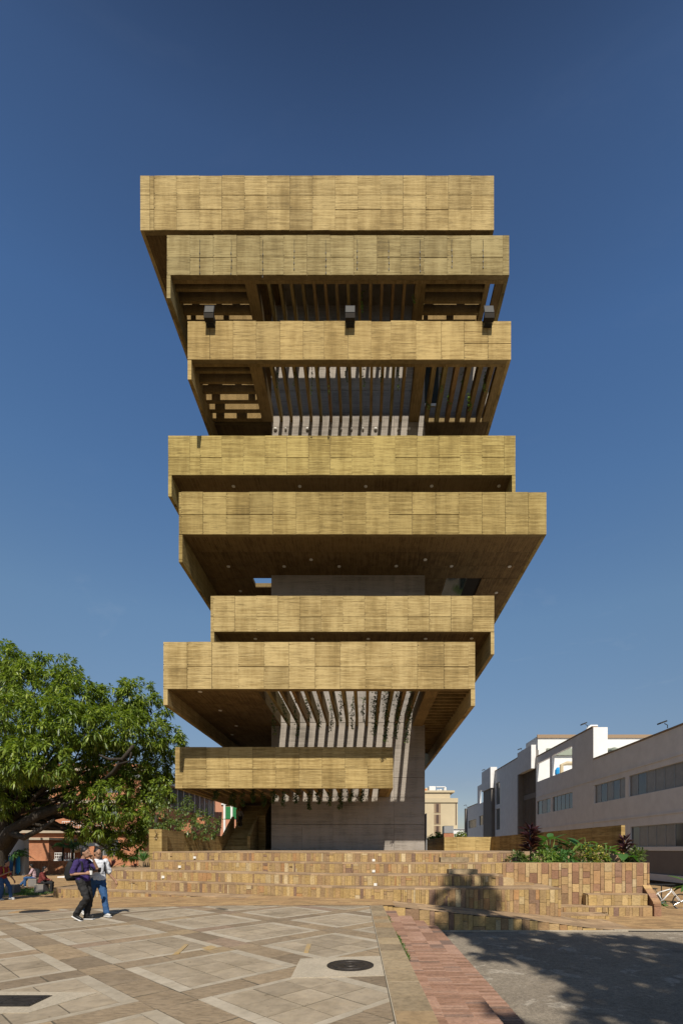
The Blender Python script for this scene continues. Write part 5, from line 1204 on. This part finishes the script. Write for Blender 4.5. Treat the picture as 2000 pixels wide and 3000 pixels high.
def fused(m, name, mat, parent, xf, vox=.011, fold=None):
    """fuse overlapping volumes into one continuous skin"""
    me = bpy.data.meshes.new(name); me.from_pydata([tuple(p) for p in m.v], [], m.f); tmp = bpy.data.objects.new('tmp', me); col.objects.link(tmp)
    md = tmp.modifiers.new('r', 'REMESH'); md.mode = 'VOXEL'; md.voxel_size = vox
    if fold:
        tx = bpy.data.textures.new('folds', 'CLOUDS'); tx.noise_scale = fold[0]; tx.noise_depth = 2
        dm = tmp.modifiers.new('d', 'DISPLACE'); dm.texture = tx; dm.strength = fold[1]; dm.mid_level = .5; dm.texture_coords = 'LOCAL'
    sm_ = tmp.modifiers.new('s', 'SMOOTH'); sm_.factor = .5; sm_.iterations = 2
    dg = bpy.context.evaluated_depsgraph_get(); dg.update(); ev = bpy.data.meshes.new_from_object(tmp.evaluated_get(dg)); bpy.data.objects.remove(tmp)
    ev.transform(xf); ev.materials.clear(); ev.materials.append(mat); ev.polygons.foreach_set('use_smooth', [True]*len(ev.polygons)); ev.name = name
    o = bpy.data.objects.new(name, ev); col.objects.link(o); o.parent = parent; WL[o.name] = wl(parent); return o
def hand(m, w_, d, side, curl):
    """palm and five fingers from wrist w_ along d, curled towards the given vector"""
    w_, d = Vector(w_), Vector(d).normalized(); c = Vector(curl); c = (c-d*c.dot(d)).normalized(); s = d.cross(c)*side
    m.sphere(w_+d*.05, (.035, .035, .035), 8, 6); m.tube([w_, w_+d*.04, w_+d*.09], [.026, .034, .03], 8)
    for i, (o, L_) in enumerate(((-.028, .068), (-.01, .078), (.009, .074), (.027, .058))):
        a = w_+d*.085+s*o; m.tube([a, a+d*L_*.5+c*L_*.15, a+d*L_*.7+c*L_*.5, a+d*L_*.65+c*L_*.8], [.011, .0105, .01, .009], 6)
    a = w_+d*.035-s*.028; m.tube([a, a-s*.025+d*.03+c*.015, a-s*.02+d*.06+c*.03], [.013, .012, .010], 6)
def person(label, base, heading, H, P, look, acc=None):
    t = thing('person', label, 'person', base); sc = H/1.72
    xf = Matrix.Rotation(heading, 4, 'Z') @ Matrix.Scale(sc, 4)
    g = look.get('girth', 1.)
    pel, che, nk, hd = [Vector(P[k_]) for k_ in ('pelvis', 'chest', 'neck', 'head')]
    def lat(v, s): return Vector((v[0], v[1]+s, v[2]))
    body = MB(); mid = pel.lerp(che, .5)
    loft(body, [(pel.x, pel.y, pel.z-.09, .09*g, .13*g), (pel.x, pel.y, pel.z, .115*g, .165*g), (mid.x, mid.y, mid.z, .105*g, .145*g), (che.x, che.y, che.z-.04, .115*g, .17*g), (che.x, che.y, che.z+.08, .1*g, .175*g), (nk.x, nk.y, nk.z-.02, .06, .09)])
    body.tube([nk-Vector((0, 0, .05)), nk.lerp(hd, .5), hd], [.06, .055, .06], 9)
    body.sphere(hd+Vector((0, 0, .02)), (.098, .078, .118), 14, 10); body.sphere(hd+Vector((.035, 0, -.055)), (.062, .055, .065), 10, 8)
    q = Vector(P.get('face', (1, 0, 0))).normalized()
    body.tube([hd+q*.09+Vector((0, 0, .03)), hd+q*.118-Vector((0, 0, .012)), hd+q*.09-Vector((0, 0, .025))], [.012, .018, .012], 6)
    for s in (-1, 1): body.sphere(hd+Vector((-.005, s*.08, 0)), (.022, .012, .032), 7, 6)
    arms = {}
    for s, kk in ((-1, 'r'), (1, 'l')):
        sh = lat(che+Vector((0, 0, .085)), s*.165*g); el, wr = Vector(P['el_'+kk]), Vector(P['wr_'+kk]); arms[kk] = (sh, el, wr)
        seg(body, [che+Vector((0, s*.08, .09)), sh, el, wr], [.06, .056, .04, .026]); hand(body, wr, P.get('hd_'+kk, wr-el), s, P.get('cu_'+kk, (0, -s, 0)))
        hp = lat(pel, s*.085); kn, an = Vector(P['kn_'+kk]), Vector(P['an_'+kk]); seg(body, [hp, kn, an], [.085, .055, .038]); arms['leg'+kk] = (hp, kn, an)
    fused(body, 'body', SK, t, xf)
    sh_ = MB()
    loft(sh_, [(pel.x, pel.y, pel.z-.02, .135*g, .185*g), (pel.x, pel.y, pel.z+.05, .135*g, .185*g), (mid.x, mid.y, mid.z, .13*g, .17*g), (che.x, che.y, che.z-.04, .135*g, .19*g), (che.x, che.y, che.z+.09, .115*g, .185*g), (nk.x, nk.y, nk.z-.015, .075, .1)])
    for kk, s in (('r', -1), ('l', 1)):
        a, b, c = arms[kk]; e = look.get('sleeve', .75); seg(sh_, [che+Vector((0, s*.08, .08)), a, a.lerp(b, e)], [.07, .075*g, .066*g])
        if e >= 1: seg(sh_, [b, b.lerp(c, .92)], [.055, .04])
    fused(sh_, 'shirt', look['shirt'], t, xf, .013, (.09, .05))
    tr = MB(); loft(tr, [(pel.x, pel.y, pel.z-.12, .11*g, .15*g), (pel.x, pel.y, pel.z, .128*g, .178*g), (pel.x, pel.y, pel.z+.06, .12*g, .168*g)])
    for kk in ('r', 'l'):
        a, b, c = arms['leg'+kk]; seg(tr, [a, b, b.lerp(c, .97)], [.105*g, .078, .072])
    fused(tr, 'trousers', look['trousers'], t, xf, .013, (.08, .045))
    for kk in ('r', 'l'):
        an = Vector(P['an_'+kk]); fd = Vector(P.get('ft_'+kk, (1, 0, -.1))).normalized(); so = MB(); sd = Vector((0, 1, 0))
        up = fd.cross(sd); c = an-Vector((0, 0, .045))
        so.tube([c-fd*.07, c-fd*.02, c+fd*.06, c+fd*.14, c+fd*.185], [.032, .043, .042, .036, .022], 9); so.sphere(an, .045, 8, 6)
        o = fused(so, 'shoe', look['shoe'], t, xf, .012)
        s2 = MB(); s2.obox(c+fd*.055-up*.038, (fd, sd, up), (.27, .085, .018)); me = s2.mesh('sole', look.get('sole', M['white_paint'])); me.transform(xf); so_ = bpy.data.objects.new('sole', me); col.objects.link(so_); so_.parent = o
    hr = MB(); hr.sphere(hd+Vector((-.018, 0, .045)), (.102, .088, .112), 14, 10); hr.sphere(hd+Vector((-.05, 0, -.02)), (.06, .075, .08), 10, 8)
    if look.get('long'): hr.tube([hd+Vector((-.05, 0, .02)), hd+Vector((-.09, 0, -.12)), hd+Vector((-.09, 0, -.25))], [.08, .075, .05], 9)
    me = hr.mesh('hair', HAIR)
    # keep hair above the forehead line
    bm = bmesh.new(); bm.from_mesh(me); bmesh.ops.bisect_plane(bm, geom=bm.verts[:]+bm.edges[:]+bm.faces[:], plane_co=hd+Vector((.045, 0, .05)), plane_no=Vector((.75, 0, -.65)), clear_outer=True); bm.to_mesh(me); bm.free()
    me.transform(xf); o = bpy.data.objects.new('hair', me); col.objects.link(o); o.parent = t
    ey = MB()
    for s in (-1, 1): ey.sphere(hd+q*.083+Vector((0, s*.032, .015)), .011, 6, 5)
    me = ey.mesh('eyes', EYEM); me.transform(xf); o = bpy.data.objects.new('eyes', me); col.objects.link(o); o.parent = t
    return t, xf
def acc_mesh(m, name, mat, label, cat, base, xf, vox=None):
    """a carried object as a thing of its own"""
    t = thing(name, label, cat, base)
    return t
def carried(name, label, cat, base, xf, bits):
    wbase = Vector(base); c0 = xf @ Vector(bits[0][1].v[0]); t = thing(name, label, cat, tuple(wbase+c0))
    for nm, m, mat in bits:
        me = m.mesh(nm, mat); me.transform(xf); me.transform(Matrix.Translation(-c0)); o = bpy.data.objects.new(nm, me); col.objects.link(o); o.parent = t
    return t
def backpack(label, base, xf, P, mat, g=1., strap=None):
    c = Vector(P['chest']); m = MB()
    loft(m, [(c.x-.26*g, 0, c.z-.36, .09, .13), (c.x-.27*g, 0, c.z-.28, .13, .165), (c.x-.26*g, 0, c.z-.05, .125, .16), (c.x-.22*g, 0, c.z+.1, .09, .13), (c.x-.2*g, 0, c.z+.14, .05, .08)], 12); m.sm = True
    st_ = MB(); pk = MB().sphere((c.x-.37*g, 0, c.z-.2), (.05, .1, .11), 8, 6); pk.sm = True
    for s in (-1, 1): st_.tube([(c.x-.2, s*.1, c.z+.1), (c.x-.03, s*.115, c.z+.17*1.0), (c.x+.1*g, s*.125, c.z+.07), (c.x+.125*g, s*.135, c.z-.1), (c.x+.04, s*.17*g, c.z-.24), (c.x-.2, s*.15, c.z-.28)], .022, 6)
    carried('backpack', label, 'backpack', base, xf, [('pack', m, mat), ('straps', st_, mat), ('pocket', pk, mat)])
def cup(label, base, xf, c, white, dark):
    c = Vector(c); b_ = MB().lathe([(.028, -.05), (.037, .05)], c, 12); l_ = MB().lathe([(.039, .05), (.039, .062), (.03, .068)], c, 12)
    carried('paper_cup', label, 'cup', base, xf, [('cup', b_, white), ('lid', l_, dark)])
BLK = mat_c('black_cloth', (.014, .014, .015)); CHAR = mat_c('charcoal_trousers', (.022, .021, .021)); PUR = mat_c('purple_shirt', (.045, .026, .12)); WHT = mat_c('white_cotton', (.68, .70, .74)); DEN = mat_c('blue_denim', (.03, .085, .2)); RED = mat_c('dark_red_shirt', (.22, .02, .03)); SHB = mat_c('black_leather', (.015, .015, .015), .4); SHW = mat_c('white_shoe', (.6, .59, .56), .5); GRYP = mat_c('grey_patterned_top', (.2, .19, .18)); YEL = mat_c('yellow_bag', (.4, .27, .03)); BLU = mat_c('blue_bag', (.01, .09, .45)); PLAID = mat_c('red_plaid_shirt', (.16, .03, .025)); PINK = mat_c('pale_pink_top', (.5, .34, .36)); GRN = plain('green_badge', (.15, .5, .05), .6)
# man in purple
base = (PX(243, 11.44), 11.44, 0.0)
PA = dict(pelvis=(0, 0, .93), chest=(-.03, 0, 1.28), neck=(.0, 0, 1.45), head=(.07, 0, 1.575), el_r=(-.09, -.25, 1.08), wr_r=(.2, -.2, 1.1), hd_r=(1, .25, .05), cu_r=(0, 1, 0), el_l=(.2, .22, 1.2), wr_l=(.19, .1, 1.42), hd_l=(-.1, -.35, 1), cu_l=(0, -1, 0),
          kn_r=(.17, -.1, .52), an_r=(-.1, -.1, .135), ft_r=(.9, 0, -.42), kn_l=(.1, .1, .5), an_l=(.02, .1, .085), ft_l=(1, 0, 0))
_, xf = person('man in purple polo shirt with backpack walking and holding a coffee cup', base, math.radians(-8), 1.72, PA, dict(shirt=PUR, trousers=CHAR, shoe=SHB, sleeve=.8, girth=1.0))
backpack('black backpack on the man in the purple shirt', base, xf, PA, BLK); cup('white paper cup with dark lid held by the man in purple', base, xf, (.315, -.14, 1.12), M['white_paint'], BLK)
# man in white
base = (PX(284, 12.1), 12.1, 0.0)
PB = dict(pelvis=(0, 0, .92), chest=(0, 0, 1.27), neck=(.01, 0, 1.45), head=(.05, 0, 1.58), face=(.95, -.25, 0), el_r=(-.02, -.3, 1.06), wr_r=(.2, -.13, 1.14), hd_r=(1, .35, .1), cu_r=(0, 1, 0), el_l=(.0, .3, 1.05), wr_l=(.1, .42, .85), hd_l=(.3, .2, -1),
          kn_l=(.22, .08, .5), an_l=(.36, .08, .09), ft_l=(1, 0, 0), kn_r=(-.05, -.12, .5), an_r=(-.42, -.16, .16), ft_r=(.93, 0, -.36))
_, xf = person('man in white T-shirt and blue jeans walking with a dark cup', base, math.radians(-38), 1.70, PB, dict(shirt=WHT, trousers=DEN, shoe=SHW, sleeve=.8, girth=1.18))
cup('dark lidded cup held by the man in the white T-shirt', base, xf, (.31, -.07, 1.16), CHAR, BLK)
backpack('black backpack worn by the man in the white T-shirt', base, xf, PB, BLK, 1.1)
# student in red at the left edge
base = (PX(8, 20), 20, zp(PX(8, 20), 20)+.005)
PC = dict(pelvis=(-.02, 0, .93), chest=(.05, 0, 1.27), neck=(.12, 0, 1.43), head=(.2, 0, 1.54), face=(1, 0, -.5), el_r=(.1, -.24, 1.04), wr_r=(.36, -.14, 1.16), hd_r=(1, .2, .3), cu_r=(0, 1, 0), el_l=(.13, .25, 1.02), wr_l=(.3, .25, .82), hd_l=(.4, 0, -1),
          kn_r=(.06, -.09, .5), an_r=(-.04, -.09, .085), kn_l=(.24, .1, .53), an_l=(.28, .1, .12), ft_l=(1, 0, -.1))
_, xf = person('student in dark red shirt and jeans looking at a phone by the tree', base, math.radians(-5), 1.68, PC, dict(shirt=RED, trousers=DEN, shoe=SHW, sleeve=.75))
backpack('yellow backpack on the student in red', base, xf, PC, YEL)
ph = MB(); ph.obox((.47, -.08, 1.22), ((1, 0, .9), (0, 1, 0), (-.9, 0, 1)), (.14, .07, .01)); carried('phone', 'dark phone in the hand of the student in red', 'phone', base, xf, [('case', ph, BLK)])
# seated people
base = (PX(122, 22.9), 22.9, -.44)
PS = dict(pelvis=(-.03, 0, .53), chest=(.03, 0, .88), neck=(.09, 0, 1.05), head=(.15, 0, 1.16), face=(1, 0, -.4), el_r=(.14, -.26, .7), wr_r=(.34, -.12, .64), el_l=(.14, .26, .7), wr_l=(.34, .12, .64), kn_r=(.42, -.13, .5), an_r=(.4, -.13, .09), kn_l=(.42, .13, .5), an_l=(.42, .13, .09))
person('person in red plaid shirt seated on a cube seat', base, math.radians(25), 1.68, PS, dict(shirt=PLAID, trousers=CHAR, shoe=SHB, sleeve=1., long=True))
base = (PX(100, 27), 27, -.44)
PS2 = dict(PS); PS2.update(kn_r=(.4, -.13, .47), an_r=(.72, -.13, .12), ft_r=(.8, 0, .3))
_, xf = person('person in pale pink top and jeans seated facing left', base, math.radians(195), 1.66, PS2, dict(shirt=PINK, trousers=DEN, shoe=SHB, sleeve=.8))
backpack('black bag on the person in the pale pink top', base, xf, PS2, BLK)
c = thing('cube_seat', 'concrete cube seat under the person in pale pink', 'seat', (PX(100, 27), 27, -.43), 'concrete cube seats'); X = PX(100, 27)
MB().box(X-.2, X+.25, 26.8, 27.2, -.43, -.03).build('block', M['stucco_dark'], c); MB().box(X-.21, X+.26, 26.79, 27.21, -.03, -.005).build('top', M['concrete'], c)
# woman on the stair
iS = 11; base = (-10.6, 38+iS*.29+.12, PLAT+(iS+1)*.17)
PW = dict(pelvis=(0, 0, .93), chest=(0, 0, 1.28), neck=(.0, 0, 1.45), head=(.03, 0, 1.575), face=(1, 0, -.35), el_r=(-.03, -.27, 1.07), wr_r=(.02, -.29, .83), hd_r=(0, 0, -1), el_l=(-.03, .26, 1.07), wr_l=(.08, .27, .85), hd_l=(.2, 0, -1), kn_r=(.1, -.09, .5), an_r=(.04, -.09, .09), kn_l=(.05, .09, .5), an_l=(-.1, .09, .1))
_, xf = person('woman in patterned grey top descending the outdoor stair', base, math.radians(-90), 1.6, PW, dict(shirt=GRYP, trousers=CHAR, shoe=SHB, sleeve=1., long=True, girth=.92))
bg_ = MB(); bg_.extrx([(-.32, .72), (-.28, .72), (-.26, .4), (-.34, .4)], -.1, .12)
bg_.v = [(a, b, c_) for a, b, c_ in bg_.v]; ba = MB().tube([(-.06, -.3, .72), (.01, -.3, .82), (.08, -.3, .72)], .012, 5)
carried('shopping_bag', 'bright blue bag in the hand of the woman on the stair', 'bag', base, xf, [('bag', bg_, BLU), ('handle', ba, BLU)])
# worn paint marks on the plaza
M['ochre_mark'] = dirty('worn_ochre_paint', (.44, .29, .11), (.37, .30, .2), 9, .1)
for q in (((890, 2793), (903, 2793), (912, 2768), (899, 2768)), ((615, 2785), (640, 2779), (618, 2772), (590, 2780)), ((505, 2800), (525, 2796), (552, 2770), (540, 2770))):
    pts = [(PX(x, GY(y, 0)), GY(y, 0)) for x, y in q]
    if area(pts) < 0: pts = pts[::-1]
    MB().prism(pts, -.02, .011).build('paint_mark', M['ochre_mark'], plaza)
